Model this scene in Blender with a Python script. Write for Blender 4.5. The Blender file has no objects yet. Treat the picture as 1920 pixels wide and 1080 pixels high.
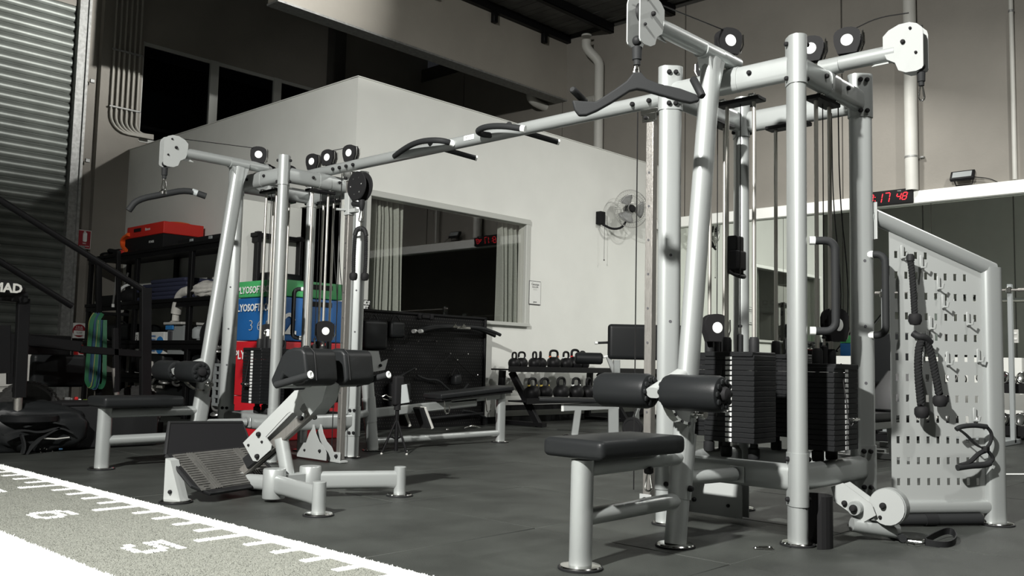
import bpy, bmesh, math, random
from mathutils import Vector, Matrix, Quaternion
import numpy as np
random.seed(7); rng = np.random.default_rng(5)
PI = math.pi
scn = bpy.context.scene
C = scn.collection

# ---------------------------------------------------------------- camera
FPX = 1723.0
CAM = Vector((0, 0, .81))
RX = (0.68418548, -0.72898036, 0.02186024)     # rows: camera right, down, forward in world axes
RY = (0.07494462, 0.04046092, -0.99636651)
RZ = (0.72544713, 0.6833378, 0.08231594)
cd = bpy.data.cameras.new('camera'); cam = bpy.data.objects.new('camera', cd); C.objects.link(cam)
cd.sensor_width = 36; cd.lens = FPX / 1920 * 36; cd.clip_end = 200; cd.clip_start = .05
cam.matrix_world = Matrix(((RX[0], -RY[0], -RZ[0], CAM[0]), (RX[1], -RY[1], -RZ[1], CAM[1]),
                           (RX[2], -RY[2], -RZ[2], CAM[2]), (0, 0, 0, 1)))
scn.camera = cam
def at(px, py, ax, val):
    """world point seen at a photo pixel that lies on the real plane  axis = val"""
    u = (px - 960) / FPX; v = (py - 540) / FPX
    r = [RX[i] * u + RY[i] * v + RZ[i] for i in range(3)]
    t = (val - CAM[ax]) / r[ax]
    return Vector([CAM[i] + t * r[i] for i in range(3)])

# ---------------------------------------------------------------- world, lights, exposure
w = bpy.data.worlds.new('world'); scn.world = w; w.use_nodes = True
w.node_tree.nodes['Background'].inputs[0].default_value = (.85, .9, 1, 1)
w.node_tree.nodes['Background'].inputs[1].default_value = .02
def lamp(loc, target, power, sx, sy, col=(1, .985, .95), spread=180):
    l = bpy.data.lights.new('ceiling_lamp', 'AREA'); l.shape = 'RECTANGLE'; l.size = sx; l.size_y = sy
    l.energy = power; l.color = col; l.spread = math.radians(spread)
    o = bpy.data.objects.new('ceiling_lamp', l); C.objects.link(o); o.location = loc
    o.rotation_euler = (Vector(target) - Vector(loc)).to_track_quat('-Z', 'Y').to_euler()
    return o
LIGHTS = [((4.1, -.5, 5.7), (4.1, .4, 0), 190, .22, .22, 160),
          ((9.6, 1.2, 5.4), (9.6, 2.6, 0), 330, .22, .25, 168),
          ((-3.0, 1.5, 5.5), (5.0, 3.8, .8), 950, .25, .25, 92),
          ((11.3, 4.9, 5.2), (11.3, 6.0, 1.0), 125, .22, .22, 160),
          ((9.58, -4.5, 6.6), (5.3, 15, 6.3), 95, .25, .25, 19)]  # last: unseen flood added to brighten pier and roller door, beam kept narrow
for a in LIGHTS: lamp(a[0], a[1], a[2], a[3], a[4], spread=a[5])
vs = scn.view_settings
scn.display_settings.display_device = 'sRGB'
vs.view_transform = 'Standard'; vs.look = 'None'; vs.gamma = 1; vs.use_curve_mapping = False
vs.exposure = -0.62

# ---------------------------------------------------------------- materials
def mat(name, col, rough=.5, metal=0, bump=0, bscale=60, var=0, vscale=4, emit=None, estr=1, stretch=None, coat=0, detail=4):
    m = bpy.data.materials.new(name); m.use_nodes = True
    nt = m.node_tree; b = nt.nodes['Principled BSDF']
    b.inputs['Base Color'].default_value = (*col, 1); b.inputs['Roughness'].default_value = rough
    b.inputs['Metallic'].default_value = metal
    if max(col) < .04 and metal < .3: b.inputs['Specular IOR Level'].default_value = .16
    if coat: b.inputs['Coat Weight'].default_value = coat
    if emit:
        b.inputs['Emission Color'].default_value = (*emit, 1); b.inputs['Emission Strength'].default_value = estr
    if bump or var:
        tc = nt.nodes.new('ShaderNodeNewGeometry'); mp = nt.nodes.new('ShaderNodeMapping')
        nt.links.new(tc.outputs['Position'], mp.inputs[0])
        if stretch: mp.inputs['Scale'].default_value = stretch
    if bump:
        n = nt.nodes.new('ShaderNodeTexNoise'); n.inputs['Scale'].default_value = bscale; n.inputs['Detail'].default_value = detail
        bp = nt.nodes.new('ShaderNodeBump'); bp.inputs['Strength'].default_value = bump; bp.inputs['Distance'].default_value = .01
        nt.links.new(mp.outputs[0], n.inputs['Vector']); nt.links.new(n.outputs['Fac'], bp.inputs['Height'])
        nt.links.new(bp.outputs[0], b.inputs['Normal'])
    if var:
        n = nt.nodes.new('ShaderNodeTexNoise'); n.inputs['Scale'].default_value = vscale; n.inputs['Detail'].default_value = 6
        nt.links.new(mp.outputs[0], n.inputs['Vector'])
        r = nt.nodes.new('ShaderNodeMapRange'); r.inputs['From Min'].default_value = .3; r.inputs['From Max'].default_value = .7
        r.inputs['To Min'].default_value = 1 - var; r.inputs['To Max'].default_value = 1 + var
        nt.links.new(n.outputs['Fac'], r.inputs['Value'])
        mx = nt.nodes.new('ShaderNodeMix'); mx.data_type = 'RGBA'; mx.blend_type = 'MULTIPLY'; mx.inputs[0].default_value = 1
        mx.inputs[6].default_value = (*col, 1); nt.links.new(r.outputs[0], mx.inputs[7])
        nt.links.new(mx.outputs[2], b.inputs['Base Color'])
    return m
M = dict(
    frame=mat('silver_powder_coat', (.305, .322, .315), .34, .38, bump=.05, bscale=500),
    white=mat('white_plate', (.27, .283, .275), .62, .0, bump=.04, bscale=400),
    beamw=mat('white_beam_paint', (.86, .87, .83), .6, bump=.04, bscale=60, var=.02, vscale=2),
    wallw=mat('white_painted_wall', (.66, .67, .63), .7, bump=.08, bscale=60, var=.03, vscale=2),
    conc=mat('taupe_painted_concrete', (.23, .217, .19), .75, bump=.25, bscale=25, var=.08, vscale=1.2),
    beamc=mat('taupe_bulkhead_paint', (.33, .31, .27), .7, bump=.15, bscale=25, var=.06, vscale=1.5),
    dark=mat('dark_ceiling', (.055, .054, .048), .8, var=.3, vscale=1.5),
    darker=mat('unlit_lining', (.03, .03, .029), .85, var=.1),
    roof=mat('roof_sheet', (.09, .09, .085), .55, .3, var=.35, vscale=3),
    door=mat('roller_door_steel', (.15, .165, .15), .42, .25, bump=.1, bscale=8, var=.15, vscale=3),
    galv=mat('galvanised_steel', (.27, .275, .265), .5, .4, bump=.2, bscale=30, var=.25, vscale=18),
    mats=mat('rubber_mat', (.036, .039, .0355), .46, bump=.35, bscale=260, var=.3, vscale=2.5),
    turf=mat('grey_turf', (.20, .207, .18), .9, var=.45, vscale=190),
    turfw=mat('white_turf', (.93, .95, .93), .7),
    rubber=mat('black_rubber', (.012, .0125, .013), .6, bump=.1, bscale=120),
    grip=mat('black_foam_grip', (.016, .017, .0175), .65, bump=.1, bscale=350),
    vinyl=mat('black_vinyl', (.011, .012, .0125), .42, bump=.05, bscale=180),
    plate=mat('black_weight_plate', (.008, .0085, .009), .5, .1, bump=.12, bscale=200),
    plastic=mat('black_plastic', (.010, .010, .0105), .72, bump=.03, bscale=80),
    black=mat('black_steel', (.008, .008, .0085), .45, .2, bump=.05, bscale=120),
    chrome=mat('chrome', (.72, .72, .70), .14, 1, bump=.02, bscale=200),
    brush=mat('brushed_steel', (.30, .29, .27), .36, .8, bump=.25, bscale=40, stretch=(30, 30, 1), var=.15, vscale=8),
    rod=mat('steel_guide_rod', (.5, .49, .45), .34, .75),
    cable=mat('black_cable', (.012, .012, .012), .4),
    green=mat('green_vinyl', (.06, .36, .12), .5, bump=.1, var=.06), blue=mat('blue_vinyl', (.012, .10, .30), .5, bump=.1, var=.08),
    red=mat('red_vinyl', (.50, .012, .02), .5, bump=.1, var=.08),
    bagred=mat('red_foam_box', (.55, .02, .012), .6, bump=.15),
    orange=mat('orange_hi_vis', (.85, .12, .015), .7, bump=.3, bscale=40),
    print=mat('white_print', (.72, .74, .72), .6), label=mat('grey_label', (.46, .47, .46), .6), ink=mat('dark_print', (.05, .05, .055), .7),
    paper=mat('white_paper', (.66, .67, .64), .7), led=mat('red_led', (.2, 0, .0), .5, emit=(1, .02, .035), estr=5),
    cloth=mat('grey_curtain_cloth', (.34, .36, .325), .9, bump=.4, bscale=200, var=.08, vscale=60),
    jacket=mat('white_cotton', (.55, .54, .50), .9, bump=.5, bscale=30, var=.1, vscale=15),
    navy=mat('navy_mat', (.022, .026, .055), .7, bump=.3, bscale=40), bluep=mat('blue_plastic', (.03, .2, .5), .4),
    grey=mat('grey_plastic', (.26, .28, .28), .5, bump=.05), lgrey=mat('light_grey_plastic', (.45, .45, .42), .5, var=.05),
    bandg=mat('green_band', (.012, .11, .045), .6), bandy=mat('yellow_band', (.22, .25, .09), .6), bandb=mat('blue_band', (.012, .05, .10), .6),
    exred=mat('extinguisher_red', (.45, .015, .015), .3), signr=mat('sign_red', (.25, .012, .02), .5),
    tyre=mat('tyre_rubber', (.022, .022, .021), .7, bump=.6, bscale=30), pipe=mat('painted_pipe', (.37, .36, .32), .5, bump=.05, var=.05),
    pipew=mat('white_pipe', (.52, .52, .48), .5, var=.05), tread=mat('grey_rubber_tread', (.062, .061, .056), .6, bump=.2, bscale=150, var=.15, vscale=30),
    wood=mat('tan_board', (.35, .2, .1), .6), trim=mat('window_frame_metal', (.42, .43, .40), .5, .1, bump=.05),
    bands=mat('kettlebell_band_orange', (.6, .12, .03), .5), bandw=mat('kettlebell_band_yellow', (.5, .38, .08), .5),
    bandr=mat('kettlebell_band_red', (.5, .03, .03), .5), fan=mat('fan_blade_grey', (.22, .225, .22), .45), clear=mat('silver_wire', (.5, .5, .48), .3, .8),
    lime=mat('lime_plastic', (.45, .7, .05), .5), sky=mat('night_sky_reflection', (.01, .013, .018), .1),
)
# mirror and window glass
m = bpy.data.materials.new('mirror'); m.use_nodes = True; b = m.node_tree.nodes['Principled BSDF']
b.inputs['Metallic'].default_value = 1; b.inputs['Roughness'].default_value = .015; b.inputs['Base Color'].default_value = (.82, .86, .81, 1); M['mirror'] = m
def glass(name, refl, tint=(.93, .93, .92)):
    m = bpy.data.materials.new(name); m.use_nodes = True; nt = m.node_tree; nt.nodes.clear()
    o = nt.nodes.new('ShaderNodeOutputMaterial'); mx = nt.nodes.new('ShaderNodeMixShader'); t = nt.nodes.new('ShaderNodeBsdfTransparent')
    g = nt.nodes.new('ShaderNodeBsdfGlossy'); g.inputs['Roughness'].default_value = .01; t.inputs[0].default_value = (*tint, 1)
    lw = nt.nodes.new('ShaderNodeLayerWeight'); lw.inputs[0].default_value = .5
    pw = nt.nodes.new('ShaderNodeMath'); pw.operation = 'POWER'; pw.inputs[1].default_value = 4; nt.links.new(lw.outputs['Facing'], pw.inputs[0])
    ml = nt.nodes.new('ShaderNodeMath'); ml.operation = 'MULTIPLY'; ml.inputs[1].default_value = .6; nt.links.new(pw.outputs[0], ml.inputs[0])
    ad = nt.nodes.new('ShaderNodeMath'); ad.operation = 'ADD'; ad.inputs[1].default_value = refl; nt.links.new(ml.outputs[0], ad.inputs[0])
    nt.links.new(ad.outputs[0], mx.inputs[0]); nt.links.new(t.outputs[0], mx.inputs[1]); nt.links.new(g.outputs[0], mx.inputs[2])
    nt.links.new(mx.outputs[0], o.inputs[0]); return m
M['glass'] = glass('window_glass', .05); M['dglass'] = glass('dark_upper_glass', .03, (.3, .33, .36))

# ---------------------------------------------------------------- mesh builder
class B:
    def __init__(s): s.v = []; s.f = []
    def add(s, v, f):
        k = len(s.v); s.v += [tuple(p) for p in v]; s.f += [tuple(i + k for i in q) for q in f]; return s
    def box(s, c, d, R=None):
        x, y, z = d[0] / 2, d[1] / 2, d[2] / 2
        P = [Vector((a * x, b_ * y, e * z)) for a in (-1, 1) for b_ in (-1, 1) for e in (-1, 1)]
        if R is not None: P = [R @ p for p in P]
        c = Vector(c)
        return s.add([p + c for p in P], [(0, 1, 3, 2), (4, 6, 7, 5), (0, 4, 5, 1), (2, 3, 7, 6), (0, 2, 6, 4), (1, 5, 7, 3)])
    def span(s, a, b_):   # box from corner to corner
        a = Vector(a); b_ = Vector(b_); return s.box((a + b_) / 2, [abs(q) for q in (b_ - a)])
    def rbox(s, c, d, r, R=None, seg=3):
        bm = bmesh.new(); bmesh.ops.create_cube(bm, size=1)
        bmesh.ops.scale(bm, vec=Vector(d), verts=bm.verts)
        bmesh.ops.bevel(bm, geom=bm.edges[:], offset=r, segments=seg, affect='EDGES', profile=.6)
        c = Vector(c); bm.verts.index_update()
        s.add([(R @ q.co if R is not None else q.co) + c for q in bm.verts], [[q.index for q in f.verts] for f in bm.faces]); bm.free(); return s
    def tube(s, path, r, n=10, closed=False, cap=True, prof=None, side=None):
        P = [Vector(p) for p in path]; m = len(P)
        T = []
        for i in range(m):
            a = P[i - 1] if (i > 0 or closed) else P[i]; b_ = P[(i + 1) % m] if (i < m - 1 or closed) else P[i]
            T.append((b_ - a).normalized())
        t = T[0]
        if side is None:
            u = t.cross(Vector((0, 0, 1)))
            if u.length < .05: u = t.cross(Vector((1, 0, 0)))
        else: u = Vector(side) - t * t.dot(Vector(side))
        u.normalize()
        if prof is None: prof = [(math.cos(2 * PI * k / n), math.sin(2 * PI * k / n)) for k in range(n)]
        n = len(prof); rr = r if isinstance(r, (list, tuple)) else [r] * m
        V = []
        for i in range(m):
            t = T[i]; u = (u - t * u.dot(t)).normalized(); w_ = t.cross(u)
            V += [P[i] + u * (a * rr[i]) + w_ * (b_ * rr[i]) for a, b_ in prof]
        F = []
        for i in range(m if closed else m - 1):
            j = (i + 1) % m
            for k in range(n): F.append((i * n + k, i * n + (k + 1) % n, j * n + (k + 1) % n, j * n + k))
        if cap and not closed: F += [tuple(range(n)), tuple(range((m - 1) * n, m * n))]
        return s.add(V, F)
    def cyl(s, a, b_, r, r2=None, n=16): return s.tube([a, b_], [r, r if r2 is None else r2], n)
    def stad(s, a, b_, w, t, side):      # obround section: w along side, t thick
        h = (w - t) / 2; q = t / 2
        pr = [(h + q * math.cos(x), q * math.sin(x)) for x in np.linspace(-PI / 2, PI / 2, 9)] + [(-h + q * math.cos(x), q * math.sin(x)) for x in np.linspace(PI / 2, 3 * PI / 2, 9)]
        return s.tube([a, b_], 1, prof=pr, side=side)
    def rect(s, a, b_, w, t, side, ch=.006):
        h, q = w / 2, t / 2
        pr = [(h, -q + ch), (h, q - ch), (h - ch, q), (-h + ch, q), (-h, q - ch), (-h, -q + ch), (-h + ch, -q), (h - ch, -q)]
        return s.tube([a, b_], 1, prof=pr, side=side)
    def lathe(s, prof, o, ax=(0, 0, 1), n=20):
        o = Vector(o); q = Vector(ax).normalized().to_track_quat('Z', 'Y'); V = []
        for r, z in prof: V += [o + q @ Vector((r * math.cos(2 * PI * k / n), r * math.sin(2 * PI * k / n), z)) for k in range(n)]
        F = [(i * n + k, i * n + (k + 1) % n, (i + 1) * n + (k + 1) % n, (i + 1) * n + k) for i in range(len(prof) - 1) for k in range(n)]
        return s.add(V, F + [tuple(range(n)), tuple(range((len(prof) - 1) * n, len(prof) * n))])
    def sphere(s, c, r, n=14, sc=(1, 1, 1)):
        pr = [(max(.0005, math.sin(a)), -math.cos(a)) for a in np.linspace(0, PI, n // 2 + 1)]
        k = len(s.v); s.lathe(pr, (0, 0, 0), n=n); c = Vector(c)
        s.v[k:] = [(c[0] + p[0] * r * sc[0], c[1] + p[1] * r * sc[1], c[2] + p[2] * r * sc[2]) for p in s.v[k:]]; return s
    def prism(s, poly, o, ux, uy, th):   # outline in the plane (ux, uy), thickness th centred
        o = Vector(o); ux = Vector(ux).normalized(); uy = Vector(uy); uy = (uy - ux * uy.dot(ux)).normalized(); nn = ux.cross(uy); n = len(poly)
        V = [o + ux * a + uy * b_ - nn * th / 2 for a, b_ in poly] + [o + ux * a + uy * b_ + nn * th / 2 for a, b_ in poly]
        return s.add(V, [tuple(range(n)), tuple(range(n, 2 * n))] + [(k, (k + 1) % n, n + (k + 1) % n, n + k) for k in range(n)])
    def torus(s, c, R_, r, ax=(0, 0, 1), n=24, m_=8, a0=0, a1=2 * PI):
        c = Vector(c); q = Vector(ax).normalized().to_track_quat('Z', 'Y'); full = abs(a1 - a0 - 2 * PI) < 1e-6
        P = [c + q @ Vector((R_ * math.cos(t), R_ * math.sin(t), 0)) for t in np.linspace(a0, a1, n + 1)]
        return s.tube(P[:-1] if full else P, r, m_, closed=full)
WP = {}
def mk(name, v, f, m, parent=None, sharp=38, loc=None, mats=None, fm=None, flat=False):
    bm = bmesh.new(); vv = [bm.verts.new(p) for p in v]
    idx = []
    for i, q in enumerate(f):
        try: fc = bm.faces.new([vv[k] for k in q]); fc.material_index = fm[i] if fm else 0
        except ValueError: pass
    bmesh.ops.recalc_face_normals(bm, faces=bm.faces)
    a = np.array([p.co[:] for p in bm.verts]); lo, hi = a.min(0), a.max(0)
    c = Vector((lo + hi) / 2)
    if parent is None: c.z = lo[2]
    if loc is not None: c = Vector(loc)
    bmesh.ops.translate(bm, vec=-c, verts=bm.verts)
    me = bpy.data.meshes.new(name); bm.to_mesh(me); bm.free()
    me.polygons.foreach_set('use_smooth', [not flat] * len(me.polygons))
    if not flat: me.set_sharp_from_angle(angle=math.radians(sharp))
    for q in (mats or [m]): me.materials.append(M[q] if isinstance(q, str) else q)
    return link(name, me, c, parent)
def link(name, me, c, parent=None, rot=None):
    o = bpy.data.objects.new(name, me); C.objects.link(o)
    if rot is not None: o.rotation_euler = rot
    if parent is not None: o.parent = parent; o.location = Vector(c) - WP[parent.name]
    else: o.location = c
    WP[o.name] = Vector(c); return o
def obj(name, b, m, parent=None, sharp=38, **k): return mk(name, b.v, b.f, m, parent, sharp, **k)
def tag(o, label=None, cat=None, group=None, kind=None):
    for k, q in (('label', label), ('category', cat), ('group', group), ('kind', kind)):
        if q: o[k] = q
    return o
def thing(name, loc, label, cat, group=None):
    o = bpy.data.objects.new(name, None); o.empty_display_size = .1; C.objects.link(o); o.location = loc; WP[o.name] = Vector(loc)
    return tag(o, label, cat, group)
def st(name, b, m, parent=None, **k):
    o = obj(name, b, m, parent, **k)
    if parent is None: o['kind'] = 'structure'
    return o
def copy_tree(o, parent=None):
    c = o.copy(); C.objects.link(c)
    if parent is not None: c.parent = parent
    for ch in [x for x in KIDS.get(o.name, [])]: copy_tree(ch, c)
    return c
KIDS = {}
def kids(o):                       # remember the children so that copies need no scene update
    for x in C.objects:
        if x.parent == o: KIDS.setdefault(o.name, []).append(x); kids(x)
def dup(o, loc, rz=0, label=None, cat=None):
    if o.name not in KIDS and o.type == 'EMPTY': kids(o)
    c = copy_tree(o); c.location = loc; c.rotation_euler = (0, 0, rz)
    if label: c['label'] = label
    return c
def text(name, s, size, o, ux, uy, m, parent, depth=.002, align='LEFT', bold=0, sx=1):
    cu = bpy.data.curves.new(name, 'FONT'); cu.body = s; cu.size = size; cu.extrude = depth / 2; cu.align_x = align; cu.offset = bold; cu.resolution_u = 2
    t = bpy.data.objects.new(name, cu); C.objects.link(t); bpy.context.view_layer.update()
    me = bpy.data.meshes.new_from_object(t.evaluated_get(bpy.context.evaluated_depsgraph_get()))
    bpy.data.objects.remove(t); bpy.data.curves.remove(cu)
    ux = Vector(ux).normalized(); uy = Vector(uy).normalized(); nn = ux.cross(uy); o = Vector(o)
    me.transform(Matrix(((ux[0] * sx, uy[0], nn[0], 0), (ux[1] * sx, uy[1], nn[1], 0), (ux[2] * sx, uy[2], nn[2], 0), (0, 0, 0, 1))))
    me.materials.clear(); me.materials.append(M[m])
    return link(name, me, o, parent)
def arc(c, r, a0, a1, ux, uy, n=6):
    c = Vector(c); ux = Vector(ux); uy = Vector(uy)
    return [c + ux * (r * math.cos(a)) + uy * (r * math.sin(a)) for a in np.linspace(a0, a1, n)]
def smooth_path(P, it=2):
    P = [Vector(p) for p in P]
    for _ in range(it):
        Q = [P[0]]
        for a, b_ in zip(P[:-1], P[1:]): Q += [a * .75 + b_ * .25, a * .25 + b_ * .75]
        P = Q + [P[-1]]
    return P
X, Y, Z = Vector((1, 0, 0)), Vector((0, 1, 0)), Vector((0, 0, 1))
BOLT = None
def bolt(p, d, parent, r=.011):
    global BOLT
    if BOLT is None:
        b_ = B().lathe([(.011, -.002), (.0115, .004), (.010, .010), (.007, .013), (.003, .0135)], (0, 0, 0), n=12)
        o = obj('bolt', b_, 'plastic', None); BOLT = o.data; C.objects.unlink(o); bpy.data.objects.remove(o)
    o = link('bolt', BOLT, p, parent); o.rotation_euler = Vector(d).to_track_quat('Z', 'Y').to_euler(); o.scale = (r / .011,) * 3
    return o
# ================================================================ SETTING
WX = 12.9; PY = 8.767; BY = 15.05; HX = 6.541; WH = 4.2; BKY = 10.87; CZ = 6.9
f = st('floor', B().span((-5, -5.5, -.12), (WX + .2, BY + .2, -.02)), 'rubber')
# rubber floor tiles, each with its own edges
TS = 1.084; k = 0
tile_me = {}
def tile(x0, x1, y0, y1):
    key = (round(x1 - x0, 3), round(y1 - y0, 3)); c = Vector(((x0 + x1) / 2, (y0 + y1) / 2, -.01))
    if key not in tile_me:
        g = .0025; o = mk('rubber_tile', *(lambda b_: (b_.v, b_.f))(B().rbox(c, (x1 - x0 - 2 * g, y1 - y0 - 2 * g, .02), .003, seg=1)), 'mats', f, loc=c); tile_me[key] = o.data
    else: o = link('rubber_tile', tile_me[key], c, f)
    o.location.z += random.uniform(-.0012, .0012)
x = 2.4
while x < WX - .05:
    y = 3.08 - TS * 7
    while y < BY - .05:
        tile(x, min(x + TS, WX), y, min(y + TS, BY)); y += TS
    x += TS
# turf track: backing + blades, white marks as their own fibre colour
tr = thing('turf_track', (1.2, 4, 0), 'grey turf track with white edge line, ruler ticks and numerals beside the rubber floor', 'turf')
obj('turf_backing', B().span((-4.9, -5.4, -.02), (2.399, 14.8, .002)), 'turf', tr)
def seg_marks():
    R_ = [(2.295, 2.395, -5, 15)]                       # border line
    for i in range(-30, 50):
        yy = 3.82 + i * .2155; long = i % 5 == 0
        R_.append((2.065 if long else 2.18, 2.30, yy - .024, yy + .024))
    return R_
RM = seg_marks()
DIG = {'5': ['#####', '#....', '####.', '....#', '....#', '#...#', '.###.'], '6': ['.###.', '#....', '####.', '#...#', '#...#', '#...#', '.###.'],
       '4': ['...#.', '..##.', '.#.#.', '#..#.', '#####', '...#.', '...#.'], '7': ['#####', '....#', '...#.', '..#..', '..#..', '.#...', '.#...'], '3': ['####.', '....#', '..##.', '....#', '....#', '#...#', '.###.']}
def in_digit(x, y):
    for d, yc in (('4', 2.74), ('5', 3.82), ('6', 4.90), ('7', 5.97)):
        # glyph: baseline to the camera's left, read from the white lane
        a = (yc + .105 - y) / .21; b_ = (x - 1.76) / .20
        if 0 <= a < 1 and 0 <= b_ < 1:
            if DIG[d][6 - int(b_ * 7)][int(a * 5)] == '#': return True
    return False
def blades(name, pts, h, w_, mm):
    n = len(pts); ang = rng.uniform(0, PI, n); lean = rng.normal(0, .35, (n, 2)) * h
    hh = h * rng.uniform(.7, 1.2, n); dx = np.cos(ang) * w_ / 2; dy = np.sin(ang) * w_ / 2
    V = np.empty((n, 3, 3)); V[:, 0] = np.c_[pts[:, 0] - dx, pts[:, 1] - dy, np.zeros(n)]; V[:, 1] = np.c_[pts[:, 0] + dx, pts[:, 1] + dy, np.zeros(n)]
    V[:, 2] = np.c_[pts[:, 0] + lean[:, 0], pts[:, 1] + lean[:, 1], hh]
    c = np.array([1.2, 4, 0]); me = bpy.data.meshes.new(name); me.from_pydata((V.reshape(-1, 3) - c).tolist(), [], np.arange(3 * n).reshape(-1, 3).tolist())
    me.materials.append(M[mm]); o = link(name, me, c, tr); o['kind'] = 'stuff'; return o
N = 230000
P_ = np.c_[rng.uniform(.2, 2.4, N), 1.8 + 6.8 * rng.uniform(0, 1, N) ** 1.3]
white = (P_[:, 0] < 1.523)
for a, b_, c_, d in RM: white |= (P_[:, 0] > a) & (P_[:, 0] < b_) & (P_[:, 1] > c_) & (P_[:, 1] < d)
near = np.where((P_[:, 0] > 1.7) & (P_[:, 0] < 2.0) & ~white)[0]
for i in near:
    if in_digit(P_[i, 0], P_[i, 1]): white[i] = True
blades('grey_blades', P_[~white], .006, .0045, 'turf'); blades('white_blades', P_[white], .009, .008, 'turfw')
wb = B(); wb.span((-1.2, -5, 0), (1.515, 14.8, .0045)); wb.span((2.3, -5, 0), (2.39, 14.8, .0045))
for a, b_, c_, d in RM[1:]: wb.span((a, c_, 0), (b_, d, .0045))
for d, yc in (('4', 2.74), ('5', 3.82), ('6', 4.90), ('7', 5.97)):
    for r_ in range(7):
        for c_ in range(5):
            if DIG[d][r_][c_] == '#':
                x0 = 1.76 + (6 - r_) / 7 * .20; y1 = yc + .105 - c_ / 5 * .21
                wb.span((x0, y1 - .047, 0), (x0 + .033, y1 + .004, .0044))
obj('white_markings', wb, 'turfw', tr)
tag(obj('floor_strip', B().rbox((8.75, 1.9, .004), (.07, 1.6, .006), .002, seg=1, R=Matrix.Rotation(.95, 3, 'Z')), 'turfw'), 'thin white strip on the rubber floor at far right beyond the perforated panel', 'line')  # thin white strip lying on the rubber tiles

# ---- right-hand concrete wall: tilt panels with recessed joints
wr = st('wall_right', B().span((WX + .03, -5.5, 0), (WX + .25, BY + .2, CZ + .3)), 'dark')
j = 0.2 - 2.69 * 2
ys = [-5.5, -2.49, .2, 2.89, 5.58, 8.27, 10.96, 13.65, BY]
for a, b_ in zip(ys[:-1], ys[1:]):
    obj('concrete_panel', B().rbox((WX + .02, (a + b_) / 2, CZ / 2), (.04, b_ - a - .018, CZ), .006, seg=1), 'conc', wr)
wl = st('wall_left', B().span((-5.2, -5.5, 0), (-5.03, BY + .2, CZ + .3)), 'dark')
y = -5.5
while y < BY - .2:
    obj('concrete_panel', B().rbox((-5.02, y + 1.34, CZ / 2), (.04, 2.66, CZ), .006, seg=1), 'wallw', wl); y += 2.69
wf = st('wall_front', B().span((-5.2, -5.7, 0), (WX + .2, -5.52, CZ + .3)), 'conc')
wb_ = st('wall_back', B().span((HX + .05, BY, 0), (WX + .2, BY + .2, 4.44)).span((5.83, BY, 0), (6.68, BY + .2, CZ + .3)).span((-5.2, BY, 6.4), (5.83, BY + .2, CZ + .3)).span((-5.2, BY, 0), (-.9, BY + .2, 6.4)).span((6.68, BY, 6.12), (WX + .2, BY + .2, CZ + 1.2)).span((10.6, BY, 4.4), (WX, BY + .2, 6.2)), 'conc')
obj('pier', B().span((6.0, 14.93, 0), (6.68, BY, CZ)), 'conc', wb_)
# ceiling : dark sheets with ribs and purlins
cl = st('ceiling', B().span((-5.2, -5.7, CZ + .12), (WX + .2, BKY, CZ + .3)).span((-5.2, BKY, CZ + .12), (6.68, BY + .2, CZ + .3)), 'dark')
for i in range(46):
    xx = -5 + i * .392
    obj('roof_sheet', B().prism([(-.19, 0), (-.05, 0), (-.03, .035), (.03, .035), (.05, 0), (.19, 0), (.19, .006), (-.19, .006)], (xx, (BKY - 5.5) / 2, CZ + .06), X, Z, BKY + 5.5), 'roof', cl)
for yy in np.arange(-4.5, BKY, 1.3):
    obj('purlin', B().span((-5, yy - .03, CZ - .12), (WX, yy + .03, CZ + .05)).span((-5, yy - .03, CZ - .12), (WX, yy + .06, CZ - .105)), 'black', cl)
# bulkhead over the opening to the upper floor
bk = st('wall_bulkhead', B().span((6.68, BKY, 5.75), (WX, BKY + .22, CZ + .3)), 'beamc')
obj('steel_angle', B().span((6.68, BKY - .03, 5.72), (WX, BKY + .25, 5.75)), 'galv', bk)
eb = B().span((6.68, BKY - .10, CZ - .08), (WX, BKY, CZ + .1))
obj('eave_beam', eb, 'black', bk)
for xx in (8.3, 9.55, 10.9, 12.2): obj('purlin_cleat', B().rbox((xx, BKY - .05, CZ - .16), (.1, .09, .2), .01, seg=1), 'black', bk)
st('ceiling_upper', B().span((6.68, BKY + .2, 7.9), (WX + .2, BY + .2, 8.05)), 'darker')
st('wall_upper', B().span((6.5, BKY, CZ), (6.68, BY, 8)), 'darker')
st('trim_1', B().span((10.45, BY - .25, 4.3), (10.72, BY, 7.9)), 'dark')
# ---- roller door
dr = st('door_1', B().span((-.9, BY + .06, 0), (5.65, BY + .1, 6.4)), 'dark')
sl = B(); pr = [(0, -.074), (.012, -.072), (.03, -.045), (.036, -.01), (.03, .025), (.012, .052), (0, .056), (-.006, .074), (-.012, .074), (-.008, .05), (.022, .02), (.026, -.01), (.02, -.04), (-.006, -.068)]
sl.prism(pr, (0, 0, 0), -Y, Z, 6.5)
s0 = None
for i in range(43):
    c_ = Vector((2.38, BY + .03, .08 + i * .148))
    if s0 is None: s0 = obj('slat', sl, 'door', None); me = s0.data; C.objects.unlink(s0); bpy.data.objects.remove(s0)
    link('slat', me, c_, dr)
st('trim_2', B().span((5.62, 14.94, 0), (5.76, BY + .02, CZ)).span((5.75, 14.90, 0), (5.79, BY, CZ)), 'galv')
for zz in (5.2, 3.9, 2.5): obj('bracket', B().rbox((5.86, 14.9, zz), (.07, .04, .06), .005, seg=1), 'galv', bpy.data.objects['trim_2'])
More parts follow.
